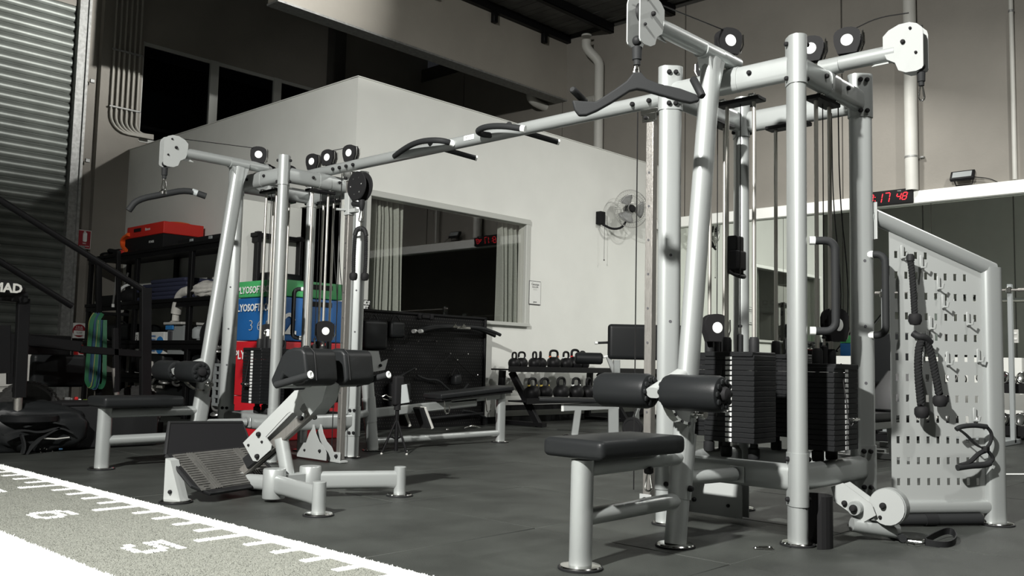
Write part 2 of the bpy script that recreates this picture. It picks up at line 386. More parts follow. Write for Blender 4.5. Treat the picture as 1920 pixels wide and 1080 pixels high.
# ---- upper windows in the back wall
for i, (a, b_) in enumerate(((6.68, 7.95), (8.06, 9.25), (9.36, 10.6))):
    wn = st('window_%d' % (i + 2), B().span((a, BY - .02, 4.40), (b_, BY + .04, 4.46)).span((a, BY - .02, 6.06), (b_, BY + .04, 6.12)).span((a, BY - .04, 4.4), (a + .05, BY + .05, 6.12)).span((b_, BY - .04, 4.4), (b_ + .11, BY + .05, 6.12)), 'trim')
    obj('pane', B().span((a + .05, BY + .01, 4.46), (b_, BY + .018, 6.06)), 'dglass', wn)
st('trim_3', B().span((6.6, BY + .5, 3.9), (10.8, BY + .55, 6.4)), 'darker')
# ---- electrical conduits on the pier
cg = 'conduits on the grey pier'
for i in range(6):
    xx = 6.17 + i * .085; zb = 4.50 - .0 * i
    pth = [(xx, 14.87, CZ)] + [(xx, 14.87, 4.75 - i * .02)] + arc((xx + .3 - i * .03, 14.87, 4.75 - i * .02), .3 - i * .03, PI, 1.5 * PI, X, Z, 7)[1:] + [(6.9, 14.87, 4.45 + i * .012)]
    tag(obj('conduit', B().tube(pth, .017, 10), 'pipe'), ['leftmost', 'second', 'third', 'fourth', 'fifth', 'rightmost'][i] + ' of the six conduits running down the pier by the roller door', 'conduit', cg)
for zz in (5.8, 4.85):
    tag(obj('pipe_clip', B().rbox((6.39, 14.85, zz), (.52, .03, .03), .006, seg=1), 'galv'), ('upper' if zz > 5 else 'lower') + ' metal strap holding the six conduits to the pier', 'clip')
tag(obj('junction_box', B().rbox((6.62, 14.86, 3.92), (.12, .1, .16), .01).rbox((6.62, 14.86, 3.7), (.14, .09, .1), .01), 'lgrey'), 'small grey junction boxes on the pier below the conduits', 'box')

# ---- the white inner room
def wall_with_hole(a0, a1, z1, h0, h1, hz0, hz1, mk_):
    b_ = B()
    mk_(b_, a0, h0, 0, z1); mk_(b_, h1, a1, 0, z1); mk_(b_, h0, h1, hz1, z1)
    if hz0 > 0: mk_(b_, h0, h1, 0, hz0)
    return b_
W0, W1, WZ0, WZ1 = 6.74, 9.56, 1.38, 2.79
wi = st('wall_inner', wall_with_hole(HX, WX, WH, W0, W1, WZ0, WZ1, lambda b_, a, c_, z0, z1: b_.span((a, PY, z0), (c_, PY + .13, z1))), 'wallw')
D0, D1 = 9.0, 9.84
st('wall_side', wall_with_hole(PY + .13, BY, WH, D0, D1, 0, 2.72, lambda b_, a, c_, z0, z1: b_.span((HX, a, z0), (HX + .13, c_, z1))), 'wallw')
st('ceiling_inner', B().span((HX + .13, PY + .13, WH - .16), (WX, BY, WH - .02)), 'wallw')
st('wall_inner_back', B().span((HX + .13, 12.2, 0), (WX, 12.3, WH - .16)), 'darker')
st('baseboard_front', B().span((HX, PY - .012, 0), (WX - .2, PY, .09)), 'rubber')
st('baseboard_side', B().span((HX - .012, PY, 0), (HX, D0, .09)).span((HX - .012, D1 + .1, 0), (HX, BY, .09)), 'rubber')
st('trim_4', B().span((HX - .01, PY - .012, WH), (WX, PY + .14, WH + .012)).span((HX - .012, PY, WH), (HX + .14, BY, WH + .012)), 'wallw')
# doorway in the side wall with a white door standing open
dd = st('door_2', B().span((HX - .03, D0 - .06, 0), (HX + .15, D0, 2.77)).span((HX - .03, D1, 0), (HX + .15, D1 + .06, 2.77)).span((HX - .03, D0, 2.72), (HX + .15, D1, 2.77)), 'wallw')
obj('door_leaf', B().rbox((HX - .42, D1 + .02, 1.37), (.8, .045, 2.68), .004, seg=1), 'wallw', dd)
obj('door_handle', B().tube([(HX - .74, D1 - .0, 1.0), (HX - .74, D1 - .06, 1.0), (HX - .64, D1 - .06, 1.0)], .01), 'chrome', dd)
# big window with curtains
w1 = st('window_1', B().rect((W0 - .04, PY - .01, WZ1 + .035), (W1 + .07, PY - .01, WZ1 + .035), .075, .06, Z).rect((W0 - .04, PY - .015, WZ0 - .02), (W1 + .07, PY - .015, WZ0 - .02), .05, .09, Z).rect((W1 + .028, PY - .008, WZ0), (W1 + .028, PY - .008, WZ1 + .068), .075, .056, X).rect((W0 - .0, PY - .008, WZ0), (W0 - .0, PY - .008, WZ1 + .068), .075, .056, X), 'trim')
obj('pane', B().span((W0, PY + .02, WZ0), (W1, PY + .026, WZ1)), 'glass', w1)
def curtain(x0, x1, label):
    b_ = B(); n = 160; V = []; F = []
    ph = random.uniform(0, 6)
    for r_, (z_, am) in enumerate(((WZ0 - .35, .05), (WZ0 + .2, .047), (2.1, .042), (2.6, .034), (2.80, .022))):
        for i in range(n):
            t = i / (n - 1); x_ = x0 + (x1 - x0) * t + .01 * math.sin(9 * t + r_)
            V.append((x_, PY + .17 + am * 1.25 * math.sin(t * (x1 - x0) * 84 + ph + 1.6 * math.sin(t * 11)) * (1 + .35 * math.sin(t * 29)), z_))
    for r_ in range(4):
        for i in range(n - 1): F.append((r_ * n + i, r_ * n + i + 1, (r_ + 1) * n + i + 1, (r_ + 1) * n + i))
    o = mk('curtain', V, F, 'cloth', sharp=80); md = o.modifiers.new('s', 'SOLIDIFY'); md.thickness = .006
    return tag(o, label, 'curtain', 'curtains behind the room window')
curtain(6.6, 7.42, 'gathered grey curtain inside the room window, left-hand end by the white corner')
curtain(9.2, 9.62, 'narrow gathered grey curtain inside the room window, right-hand end by the poster')
tag(obj('curtain_rail', B().cyl((6.6, PY + .17, 2.84), (9.65, PY + .17, 2.84), .012), 'black'), 'dark curtain rail inside the top of the room window', 'rail')
sg = thing('wall_decal', (6.95, PY - .0, 1.42), 'white lettering sticker reading AND SUBMIT at lower left of the room window', 'sticker')
obj('backing', B().span((6.60, PY - .05, 1.40), (6.80, PY - .044, 1.53)), 'black', sg)
text('lettering', 'AND', .066, (6.625, PY - .053, 1.475), X, Z, 'print', sg, bold=.002); text('lettering', 'OR\nUP', .026, (6.755, PY - .053, 1.50), X, Z, 'print', sg, bold=.001); text('lettering', 'BMIT', .066, (6.625, PY - .053, 1.415), X, Z, 'print', sg, bold=.002)
# poster
po = thing('poster', (9.75, PY - .01, 1.66), 'framed white notice with black printing on the white wall right of the window', 'poster')
obj('frame', B().rbox((9.77, PY - .008, 1.83), (.25, .014, .34), .002, seg=1), 'ink', po)
obj('paper', B().rbox((9.77, PY - .018, 1.83), (.232, .006, .322), .001, seg=1), 'paper', po)
text('lettering', 'George', .052, (9.77, PY - .022, 1.935), X, Z, 'ink', po, align='CENTER')
text('lettering', 'WIFI NETWORK', .018, (9.77, PY - .022, 1.905), X, Z, 'ink', po, align='CENTER')
text('lettering', '--------------\n--------------', .018, (9.77, PY - .022, 1.885), X, Z, 'ink', po, align='CENTER')
text('lettering', 'guest', .035, (9.77, PY - .022, 1.69), X, Z, 'ink', po, align='CENTER')
# ---- mirror wall, white header beam
mw = thing('wall_mirror', (WX - .01, 2.5, 1.03), 'tall frameless mirror panels covering the right wall below the white beam', 'mirror')
ym = [-5.2, -2.6, .2, 2.0, 4.34, 6.5, 8.70]
for a, b_ in zip(ym[:-1], ym[1:]): obj('mirror_panel', B().span((WX - .02, a + .003, 1.03), (WX - .008, b_ - .003, 3.11)), 'mirror', mw)
st('trim_5', B().rbox((WX - .06, 1.7, 3.2), (.12, 14.1, .17), .008, seg=1), 'beamw')
st('trim_6', B().span((WX - .018, -5.3, 0), (WX - .004, PY, 1.028)), 'wallw')
st('baseboard_right', B().span((WX - .03, -5.3, 0), (WX - .018, PY, .09)), 'rubber')
pn = thing('power_outlet', (WX - .03, 3.36, 1.22), 'small beige twin power outlet on the mirror at far right', 'outlet')
obj('plate', B().rbox((WX - .028, 3.36, 1.30), (.012, .12, .17), .003, seg=1), 'lgrey', pn)
for zz in (1.335, 1.265): obj('switch', B().rbox((WX - .037, 3.36, zz), (.012, .09, .025), .003, seg=1), 'paper', pn)
# pipes
def pipe(pth, r, label, m_='pipew'):
    o = thing('drain_pipe', pth[-1], label, 'pipe'); obj('pipe_run', B().tube(pth, r, 16), m_, o); return o
p1 = pipe([(WX - .12, 4.555, CZ), (WX - .12, 4.555, 3.3)], .085, 'straight white downpipe on the taupe wall behind the right-hand arm tip')
for zz in (3.75, 5.6): obj('strap', B().lathe([(.089, 0), (.089, .025)], (WX - .12, 4.555, zz), n=20).box((WX - .03, 4.44, zz + .01), (.06, .05, .02)), 'galv', p1)
p2 = pipe([(WX - .08, 3.285, CZ), (WX - .08, 3.285, 3.3)], .028, 'thin grey conduit on the taupe wall at the right edge above the beam')
obj('strap', B().lathe([(.034, 0), (.034, .03)], (WX - .08, 3.285, 5.5)), 'galv', p2)
p3 = pipe([(WX - .3, 10.16, CZ - .25)] + smooth_path([(WX - .3, 10.16, CZ - .28), (WX - .3, 10.16, 6.5), (WX - .12, 10.0, 6.28), (WX - .12, 10.0, 6.1)], 2) + [(WX - .12, 10.0, 3.9)], .085, 'kinked white downpipe beside the corner of the bulkhead and taupe wall')
for zz in (5.25, 6.72): obj('strap', B().lathe([(.092, 0), (.092, .03)], (WX - (.12 if zz < 6 else .3), 10.0 if zz < 6 else 10.16, zz)), 'pipew', p3)
q0, q1, q2, q3 = at(994, 172, 1, 11.4), at(996, 190, 1, 11.4), at(1032, 205, 1, 11.4), at(1078, 194, 1, 10.9)
pipe(smooth_path([q0, q1, q2, q3, at(1120, 186, 0, WX - .1)], 2), .08, 'curved pipe running under the bulkhead into the corner downpipe')
# ================================================================ CABLE TOWERS
S2 = math.sqrt(.5)
def foot(p, parent, r=.075):
    o = obj('foot_plate', B().lathe([(r, 0), (r, .008), (r - .004, .013), (r - .03, .016)], (p[0], p[1], .001), n=28), 'chrome', parent)
    obj('rubber_ring', B().lathe([(r + .006, 0), (r + .006, .007), (r + .001, .008)], (p[0], p[1], .0), n=28), 'rubber', parent); return o
def post(x, y, rad, z0, z1, parent, w_=.122, t=.08, name='post'):
    o = obj(name, B().stad((x, y, z0 + .014), (x, y, z1 - .006), w_, t, rad).stad((x, y, z1 - .008), (x, y, z1), w_ - .008, t - .008, rad), 'frame', parent)
    return o
def pulley(c, ax, parent, h=.135, wd=.13, disc=.030, th=.05, up=Z):
    """cable pulley: a wheel between two shield-shaped covers with a white centre disc"""
    c = Vector(c); ax = Vector(ax).normalized(); s_ = up.cross(ax).normalized()
    a = wd / 2
    rt = [(.70, -.5), (.78, -.38), (.92, -.2), (1, -.02), (1, .22), (.9, .34), (.68, .43), (.36, .485)]; pl_ = [(a * p, h * q) for p, q in rt] + [(0, h / 2)] + [(-a * p, h * q) for p, q in rt[::-1]]
    o = obj('pulley', B().prism(pl_, c + ax * th * .42, s_, up, .012).prism(pl_, c - ax * th * .42, s_, up, .012).lathe([(.02, -.01), (a * .8, -.011), (a * .72, -.003), (a * .72, .003), (a * .8, .011), (.02, .01)], c, ax, n=24), 'plastic', parent)
    for s in (-1, 1): obj('pulley_disc', B().lathe([(disc, 0), (disc, .002), (disc - .003, .003)], c + ax * s * (th * .42 + .005), ax * s, n=22), 'print', o)
    obj('pulley_bracket', B().box(c + s_ * (a + .006) , (.004, .004, h * .8)).tube([c + s_ * (a - .005) - ax * .018 - up * h * .42, c + s_ * (a + .012) - ax * .018 - up * h * .1, c + s_ * (a + .010) - ax * .018 + up * h * .3], .004, 8).tube([c + s_ * (a - .005) + ax * .018 - up * h * .42, c + s_ * (a + .012) + ax * .018 - up * h * .1, c + s_ * (a + .010) + ax * .018 + up * h * .3], .004, 8), 'chrome', o)
    return o
def carabiner(name, p, parent, L=.07, d=(0, 0, -1), side=(1, 0, 0)):
    p = Vector(p); d = Vector(d).normalized(); s = Vector(side); s = (s - d * s.dot(d)).normalized(); w_ = L * .2
    P = [p + s * (w_ * .45 * math.cos(t)) - d * (w_ * .45 * math.sin(t)) + d * w_ * .4 for t in np.linspace(0, PI, 6)]
    P += [p + s * (-w_ * math.cos(t)) + d * (L - w_ + w_ * math.sin(t)) for t in np.linspace(0, PI, 9)]
    return obj(name, B().tube(P, .0038 * L / .07, 8, closed=True).cyl(p + s * w_ * .5 + d * L * .22, p + s * w_ * .95 + d * L * .75, .005 * L / .07, n=8), 'chrome', parent)
def cable_end(p, parent, L=.24):
    """rubber ball stop, sleeve and carabiner hanging from p; returns the lowest point"""
    p = Vector(p); n = L / .24
    b_ = B().sphere(p - Z * .025 * n, .023 * n); o = obj('ball_stop', b_, 'rubber', parent)
    obj('sleeve', B().lathe([(.016 * n, 0), (.023 * n, -.004), (.021 * n, -.06 * n), (.016 * n, -.064 * n), (.016 * n, -.085 * n), (.008, -.088 * n)], p - Z * .052 * n, n=18), 'grip', o)
    carabiner('carabiner', p - Z * (.14 * n), o, .085 * n, side=(.7, -.7, 0)); return p - Z * (.222 * n)
def head(c, fw, parent, z=2.385, hgt=.235):
    """end housing of an arm: two white plates with cut corners around a pulley; fw points outwards"""
    fw = Vector(fw); sd = fw.cross(Z); c = Vector(c)
    pl_ = [(-.128, .01), (-.11, -.035), (-.07, -.06), (-.055, -.10), (-.02, -.118), (.03, -.12), (.056, -.112), (.063, -.10), (.063, .07), (.056, .092), (.035, .113), (.0, .127), (-.05, .127), (-.10, .108), (-.128, .082)]
    for s in (-1, 1):
        o = obj('head_plate', B().prism(pl_, c + sd * s * .034, fw, Z, .006), 'white', parent)
        for q in ((-.03, .035), (.03, -.03), (.005, .095)):
            bolt(c + sd * s * .038 + fw * q[0] + Z * q[1], sd * s, o, .011 if q[0] < 0 else .007)
    o = obj('head_wheel', B().lathe([(.012, -.012), (.048, -.011), (.042, -.003), (.042, .003), (.048, .011), (.012, .012)], c + Z * .045 + fw * -.015, sd, n=26), 'rubber', parent)
    obj('head_gusset', B().prism([(-.2, -.045), (-.08, -.045), (-.08, .012)], c, fw, Z, .006), 'white', parent)
def stack(cx, cy, face, parent, nplates=17, numbers=False, coll=True, z0=.435):
    """selectorised weight stack; face is the outward horizontal direction"""
    fx = Vector(face); sd = Z.cross(fx); p = .0255; key = 'stk'
    R = Matrix((sd, fx, Z)).transposed()
    ang = math.atan2(sd.y, sd.x)
    if key not in MESH:
        o = obj('weight_plate', B().rbox((0, 0, 0), (.280, .225, .0246), .0022, seg=1).box((0, .113, 0), (.034, .003, .014)), 'plate'); MESH[key] = o.data; C.objects.unlink(o); bpy.data.objects.remove(o)
        o = obj('weight_label', B().rbox((0, 0, 0), (.036, .002, .018), .0006, seg=1), 'label'); MESH['lab'] = o.data; C.objects.unlink(o); bpy.data.objects.remove(o)
    c = Vector((cx, cy, 0)); num = []
    for i in range(nplates):
        o = link('weight_plate', MESH[key], c + Z * (z0 + .011 + i * p), parent); o.rotation_euler = (0, 0, ang)
        l_ = link('weight_label', MESH['lab'], c + fx * .1155 + Z * (z0 + .013 + i * p), parent); l_.rotation_euler = (0, 0, ang)
        if numbers: num.append(str((nplates - i) * 5 + 5))
    if numbers:
        t = text('weight_numbers', '\n'.join(num), .0125, c + fx * .1175 + Z * (z0 + .0085 + (nplates - 1) * p), sd, Z, 'ink', parent, align='CENTER', depth=.0006)
        sc = p / .0125; 
        me = t.data; zs = [v_.co.z for v_ in me.vertices]
        # spread the lines to the plate pitch
        for v_ in me.vertices:
            ln = round((-v_.co.z + .004) / .0125); v_.co.z += -(ln * (p - .0125))
    zt = z0 + nplates * p
    obj('top_plate', B().rbox(c + Z * (zt + .014), [abs(q) for q in (sd * .27 + fx * .24)][:2] + [.026], .004, seg=1), 'plate', parent)
    for s in (-1, 1):
        q = c + sd * s * .078
        obj('guide_rod', B().cyl(q + Z * .36, q + Z * 2.19, .0105, n=14), 'rod', parent)
        obj('bushing', B().lathe([(.026, 0), (.026, .06), (.020, .075)], q + Z * (zt + .028), n=16), 'rubber', parent)
        obj('stack_spring', B().lathe([(.026, 0), (.03, .01), (.03, .05), (.02, .055), (.02, .075)], q + Z * .362, n=16), 'rubber', parent)
    st_ = obj('selector_stem', B().lathe([(.016, 0), (.016, .085), (.012, .09), (.006, .092), (.006, .125), (.011, .127), (.011, .136), (.004, .14)], c + Z * (zt + .028), n=16), 'rubber', parent)
    obj('stem_bolt', B().cyl(c + Z * (zt + .12), c + Z * (zt + .155), .007, n=10), 'chrome', st_)
    obj('lift_cable', B().cyl(c + Z * (zt + .15), c + Z * 2.2, .003, n=6), 'cable', parent)
    pz = z0 + .013 + 6 * p
    pin = obj('selector_pin', B().cyl(c + fx * .12 + Z * pz, c + fx * .155 + Z * pz, .005, n=8).rbox(c + fx * .165 + Z * pz - sd * .02, (.05 * abs(sd.x) + .022, .05 * abs(sd.y) + .022, .016), .004, seg=1), 'chrome', parent)
    obj('pin_cord', B().tube(smooth_path([c + fx * .17 + sd * -.03 + Z * pz, c + fx * .15 + sd * -.05 + Z * (pz - .05), c + fx * .13 + sd * -.045 + Z * (pz + .1), c + fx * .10 + sd * -.03 + Z * (zt + .03)]), .003, 6), 'cable', pin)
    br = obj('rod_bracket', B().rbox(c + Z * 2.197, [abs(q) for q in (sd * .25 + fx * .085)][:2] + [.022], .004, seg=1), 'black', parent)
    for s in (-1, 1): obj('bracket_clip', B().rbox(c + sd * s * .085 + fx * .03 + Z * 2.212, (.035, .035, .014), .003, seg=1), 'chrome', br)
MESH = {}
def grip_d(p0, p1, out, parent, r=.019, bend=.045):
    """D handle between two points on a post"""
    p0, p1, out = Vector(p0), Vector(p1), Vector(out); L = out.length; o_ = out.normalized(); dz = (p1 - p0).normalized()
    P = [p0 + o_ * .02] + arc(p0 + o_ * (L - bend) + dz * bend, bend, -PI / 2, 0, o_, dz, 6) + arc(p1 + o_ * (L - bend) - dz * bend, bend, 0, PI / 2, o_, dz, 6) + [p1 + o_ * .02]
    o = obj('handle', B().tube(P, r, 14), 'grip', parent)
    for p in (p0, p1): obj('handle_collar', B().cyl(p, p + o_ * .026, r + .001, n=14), 'print', o)
    return o
def tower(x0, y0, label, right_arm, far):
    t = thing('cable_tower', (x0 + .38, y0 + .36, 0), label, 'cable machine', 'silver four-post cable towers')
    D1, D2 = Vector((-S2, -S2, 0)), Vector((-S2, S2, 0))
    F_, L_, R_, K_ = (x0, y0), (x0, y0 + .72), (x0 + .76, y0), (x0 + .76, y0 + .72)
    H = 2.42
    for p, rd in ((F_, D1), (L_, D2), (R_, D2), (K_, D1)):
        o = post(p[0], p[1], rd, 0, H, t); foot(p, o)
        nrm = Vector((-S2, -S2, 0)) if rd is D2 else Vector((S2, -S2, 0))
        for z0_, z1_ in ((2.185, H + .003), (.18, .425)):
            br = obj('post_bracket', B().stad((p[0], p[1], z0_), (p[0], p[1], z1_), .134, .088, rd), 'frame', o)
        for zz in (2.215, 2.385, .21, .395):
            for s in (-1, 1):
                if rd is D2:
                    if not far or zz > 0: bolt(Vector((p[0], p[1], zz)) + nrm * .045 + rd * s * .018, nrm, t, .0125)
                elif s > 0:
                    bolt(Vector((p[0], p[1], zz)) + nrm * .045 + rd * .01, nrm, t, .0115); bolt(Vector((p[0], p[1], zz)) - nrm * .045 + rd * .01, -nrm, t, .0115)
        if rd is D2:
            for zz in (.75, 1.05, 1.4): obj('bolt_hole', B().lathe([(.008, 0), (.008, .002)], Vector((p[0], p[1], zz)) + nrm * .0395, nrm, n=12), 'ink', o)
    for za, zb in ((2.212, 2.338), (.245, .37)):
        zc = (za + zb) / 2; e = .03
        for a, b_ in ((F_, L_), (F_, R_), (L_, K_), (R_, K_)):
            a_ = Vector((*a, zc)); b2 = Vector((*b_, zc)); d = (b2 - a_).normalized()
            bm_ = obj('cross_beam', B().stad(a_ + d * e, b2 - d * e, .126, .072, Z), 'frame', t)
            mid = (a_ + b2) / 2
            if zc > 1:
                n_ = Vector((-abs(d.y), -abs(d.x), 0))
                if (a == F_): 
                    for s in (-.13, .13): bolt(mid + d * s + n_ * .036 + Z * .01, n_, bm_, .012)
                    obj('saddle_plate', B().stad(mid - d * .055 + Z * .001, mid + d * .055 + Z * .001, .132, .08, Z), 'frame', bm_)
    # stacks
    stack(x0 + .125, y0 + .37, (-1, 0, 0), t, numbers=not far); stack(x0 + .38, y0 + .04, (0, -1, 0), t, numbers=not far, nplates=16, z0=.41)
    stack(x0 + .72, y0 + .40, (1, 0, 0), t); stack(x0 + .42, y0 + .68, (0, 1, 0), t)
    # lat arm towards -x
    za = 2.378
    arm = obj('arm', B().tube([(x0 + .06, y0 + .36, za), (x0 - .66, y0 + .36, za)], .04, 18), 'frame', t)
    obj('arm_saddle', B().stad((x0 - .28, y0 + .36, za - .008), (x0 - .12, y0 + .36, za - .008), .09, .078, Y), 'frame', arm)
    head((x0 - .78, y0 + .36, za - .015), (-1, 0, 0), t)
    e = cable_end((x0 - .812, y0 + .36, 2.29), t)
    pulley((x0 - .02, y0 + .36, 2.478), (-.5, -.85, 0), t)
    obj('arm_cable', B().cyl((x0 - .05, y0 + .36, 2.53), (x0 - .80, y0 + .36, 2.475), .003, n=6), 'cable', t)
    end2 = None
    if right_arm:
        arm = obj('arm', B().tube([(x0 + .38, y0 + .05, za), (x0 + .38, y0 - .34, za)], .04, 18), 'frame', t)
        obj('arm_saddle', B().stad((x0 + .38, y0 + .03, za - .008), (x0 + .38, y0 - .06, za - .008), .09, .078, X), 'frame', arm)
        head((x0 + .38, y0 - .415, za - .005), (0, -1, 0), t)
        end2 = cable_end((x0 + .38, y0 - .455, 2.30), t, .2)
        pulley((x0 + .38, y0 - .095, 2.487), (-1, -.25, 0), t); pulley((x0 + .38, y0 + .10, 2.487), (-1, -.25, 0), t)
        obj('arm_cable', B().tube(smooth_path([(x0 + .38, y0 - .13, 2.545), (x0 + .38, y0 - .25, 2.575), (x0 + .38, y0 - .40, 2.56)]), .003, 6), 'cable', t)
        pulley((x0 + .2, y0 + .62, 2.45), (1, 0, 0), t, h=.1, wd=.1)
        grip_d((x0 + .03, y0 - .05, 1.426), (x0 + .03, y0 - .05, .996), (.06, -.10, 0), t)
        grip_d((x0 + .76, y0 - .035, 1.434), (x0 + .76, y0 - .035, 1.004), (.015, -.085, 0), t)
    else:
        for yy, zz in ((y0 + .26, 2.49), (y0 + .04, 2.495), (y0 - .26, 2.49)): pulley((x0 + .45, yy, zz), (-1, -.25, 0), t)
        obj('arm_cable', B().cyl((x0 + .45, y0 - .0, 2.55), (x0 + .45, y0 - .22, 2.545), .003, n=6), 'cable', t)
        pulley((x0 + .36, y0 + .5, 2.42), (0, -1, 0), t, h=.11); pulley((x0 + .16, y0 + .5, 2.40), (0, -1, 0), t, h=.08)
        grip_d((x0 + .73, y0 + .74, 1.44), (x0 + .73, y0 + .74, 1.0), (-.07, .05, 0), t)
    # travelling pulleys on the stacks and hanging cable block
    pulley((x0 + .46, y0 + .02, 1.045), (-.3, -1, 0), t, h=.17, wd=.15, disc=.032)
    pulley((x0 + .3, y0 + .62, 1.03), (-.6, -1, 0), t, h=.15, wd=.14, disc=.03)
    bxx = 0 if right_arm else .09
    blk = obj('cable_block', B().rbox((x0 + .16 + bxx, y0 + .42, 1.40), (.085, .06, .20), .012).rbox((x0 + .15 + bxx, y0 + .40, 1.37), (.10, .05, .10), .01), 'plastic', t)
    obj('block_grip', B().tube(smooth_path([(x0 + bxx + .10, y0 + .42, 1.31), (x0 + bxx + .12, y0 + .38, 1.285), (x0 + bxx + .2, y0 + .38, 1.285), (x0 + bxx + .22, y0 + .42, 1.31)]), .01, 8), 'rubber', blk)
    for xx, yy in ((x0 + .5, y0 + .01), (x0 + .62, y0 + .10)):
        obj('lift_cable', B().tube(smooth_path([(xx, yy, 2.2), (xx + .01, yy, 1.7), (xx + .06, yy - .02, 1.3), (xx + .05, yy - .02, 1.08)]), .0035, 6), 'cable', t)
    # link bar to the lat seat
    lk = obj('link_bar', B().tube([(x0 - .42, y0 + .36, .30), (x0 - .06, y0 + .30, .30)], .033, 14), 'frame', t)
    obj('link_plate', B().rbox((x0 - .045, y0 + .29, .30), (.012, .075, .08), .003, seg=1), 'frame', t); bolt((x0 - .052, y0 + .29, .30), (-1, 0, 0), t, .013)
    # low pulley housing on the cross-over side: white side plates
    zz = y0 + .62 if right_arm else y0
    s = 1 if right_arm else -1
    for dx in (-.035, .035):
        hp = obj('pulley_housing', B().prism([(-.20, 0), (.20, 0), (.20, .06), (.17, .10), (.10, .14), (.05, .20), (.02, .27), (.0, .27), (-.08, .12), (-.2, .11)] if s < 0 else [(-.17, 0), (.17, 0), (.17, .24), (-.10, .24), (-.17, .17)], (x0 + .38 + dx, zz + s * .03, .02), (0, s, 0), Z, .006), 'white', t)
        bolt((x0 + .38 + dx * 1.1, zz + s * .15, .09), (-1 if dx < 0 else 1, 0, 0), hp, .012); bolt((x0 + .38 + dx * 1.1, zz + s * -.06, .08), (-1 if dx < 0 else 1, 0, 0), hp, .009)
    return t, e, end2
T1, E1, E1b = tower(4.10, 2.00, 'nearest four-post cable tower at right with two weight stacks and D handles', True, False)
T2, E2, _ = tower(4.00, 6.29, 'farther four-post cable tower at left beneath the far end of the pull-up beam', False, True)
# extra low pulley arm on tower 1 (front right side)
for dx in (-.04, .04):
    hp = obj('low_arm_plate', B().prism([(-.06, .10), (.0, .125), (.14, .04), (.16, -.01), (.10, -.05), (-.04, .03)], (4.48 + dx, 1.93, .14), (0, -1, 0), Z, .006), 'white', T1); bolt((4.48 + dx * 1.1, 1.92, .17), (-1 if dx < 0 else 1, 0, 0), hp, .013)
obj('low_arm_tube', B().cyl((4.40, 1.86, .155), (4.55, 1.86, .155), .033, n=18), 'frame', T1)
bolt((4.40, 1.86, .155), (-1, 0, 0), T1, .018)
lw = [(.085 * math.cos(a), .085 * math.sin(a)) for a in np.linspace(0, 2 * PI, 22)[:-1]]
for dx in (-.03, .03):
    o = obj('low_pulley_cover', B().prism(lw, (4.50 + dx, 1.73, .17), Y, Z, .006), 'white', T1); bolt((4.50 + dx * 1.15, 1.745, .175), (-1 if dx < 0 else 1, 0, 0), o, .015); bolt((4.50 + dx * 1.15, 1.76, .12), (-1 if dx < 0 else 1, 0, 0), o, .008)
obj('low_pulley_rim', B().lathe([(.05, -.024), (.089, -.024), (.089, .024), (.05, .024)], (4.50, 1.73, .17), X, n=30), 'frame', T1)
obj('low_roller', B().cyl((4.42, 1.88, .075), (4.58, 1.72, .045), .034, n=18), 'frame', T1)
# curved black guard by the front post
gd = B(); P_ = [Vector((4.135, 1.93, 0)) + Vector((.075 * math.cos(a), .075 * math.sin(a), 0)) for a in np.linspace(-2.6, .9, 14)]
for q0_, q1_ in zip(P_[:-1], P_[1:]):
    n_ = (q1_ - q0_).cross(Z).normalized() * .003; h0 = .235 if q0_ is not P_[0] else .15; h1 = .235
    gd.add([q0_ - n_, q1_ - n_, q1_ - n_ + Z * h1, q0_ - n_ + Z * h0, q0_ + n_, q1_ + n_, q1_ + n_ + Z * h1, q0_ + n_ + Z * h0], [(0, 1, 2, 3), (4, 5, 6, 7), (0, 1, 5, 4), (1, 2, 6, 5), (2, 3, 7, 6), (3, 0, 4, 7)])
tag(obj('curved_guard', gd, 'plastic', sharp=50), 'curved black plastic guard standing on the floor against the front post of the near tower', 'guard')
# ================================================================ PULL-UP BEAM
pb = thing('pull_up_beam', (4.45, 4.6, 2.34), 'long silver pull-up beam bridging the two cable towers with black bent grips', 'pull-up bar')
obj('beam', B().tube([(4.45, 6.60, 2.385), (4.45, 2.70, 2.385)], .043, 20), 'frame', pb)
for y_ in (5.93, 6.02, 6.11, 6.2): bolt((4.408, y_, 2.375), (-1, 0, 0), pb, .014)
for y_ in (2.85, 2.95, 3.07, 3.19): bolt((4.408, y_, 2.375), (-1, 0, 0), pb, .0145)
g1 = obj('front_grip', B().tube(smooth_path([at(740, 293, 0, 4.42), at(752, 283, 0, 4.38), at(775, 269, 0, 4.33), at(800, 263, 0, 4.31), at(828, 263, 0, 4.33), at(848, 269, 0, 4.41)], 2), .021, 14), 'grip', pb)
g2 = obj('front_grip', B().tube(smooth_path([at(925, 254, 0, 4.43), at(903, 252, 0, 4.38), at(894, 245, 0, 4.33), at(912, 237, 0, 4.31), at(945, 236, 0, 4.31), at(978, 241, 0, 4.34)], 2), .021, 14), 'grip', pb)
obj('grip_cap', B().cyl(at(977, 241, 0, 4.34), at(985, 242, 0, 4.35), .023, n=16), 'print', g2)
obj('grip_cap', B().cyl(at(843, 267, 0, 4.39), at(851, 270, 0, 4.42), .023, n=16), 'print', g1)
for yy in (4.95, 4.15):
    o = obj('rear_grip', B().cyl((4.49, yy, 2.375), (4.70, yy - .12, 2.33), .019, n=14), 'grip', pb); obj('grip_cap', B().cyl((4.70, yy - .12, 2.33), (4.71, yy - .126, 2.328), .02, n=14), 'print', o)
for yy in (5.02, 4.22): obj('grip_stub', B().cyl((4.45, yy, 2.39), (4.39, yy - .02, 2.42), .02, n=12), 'grip', pb)
dc = obj('decal', B().rbox((4.4065, 4.60, 2.392), (.003, .10, .035), .001, seg=1), 'print', pb)
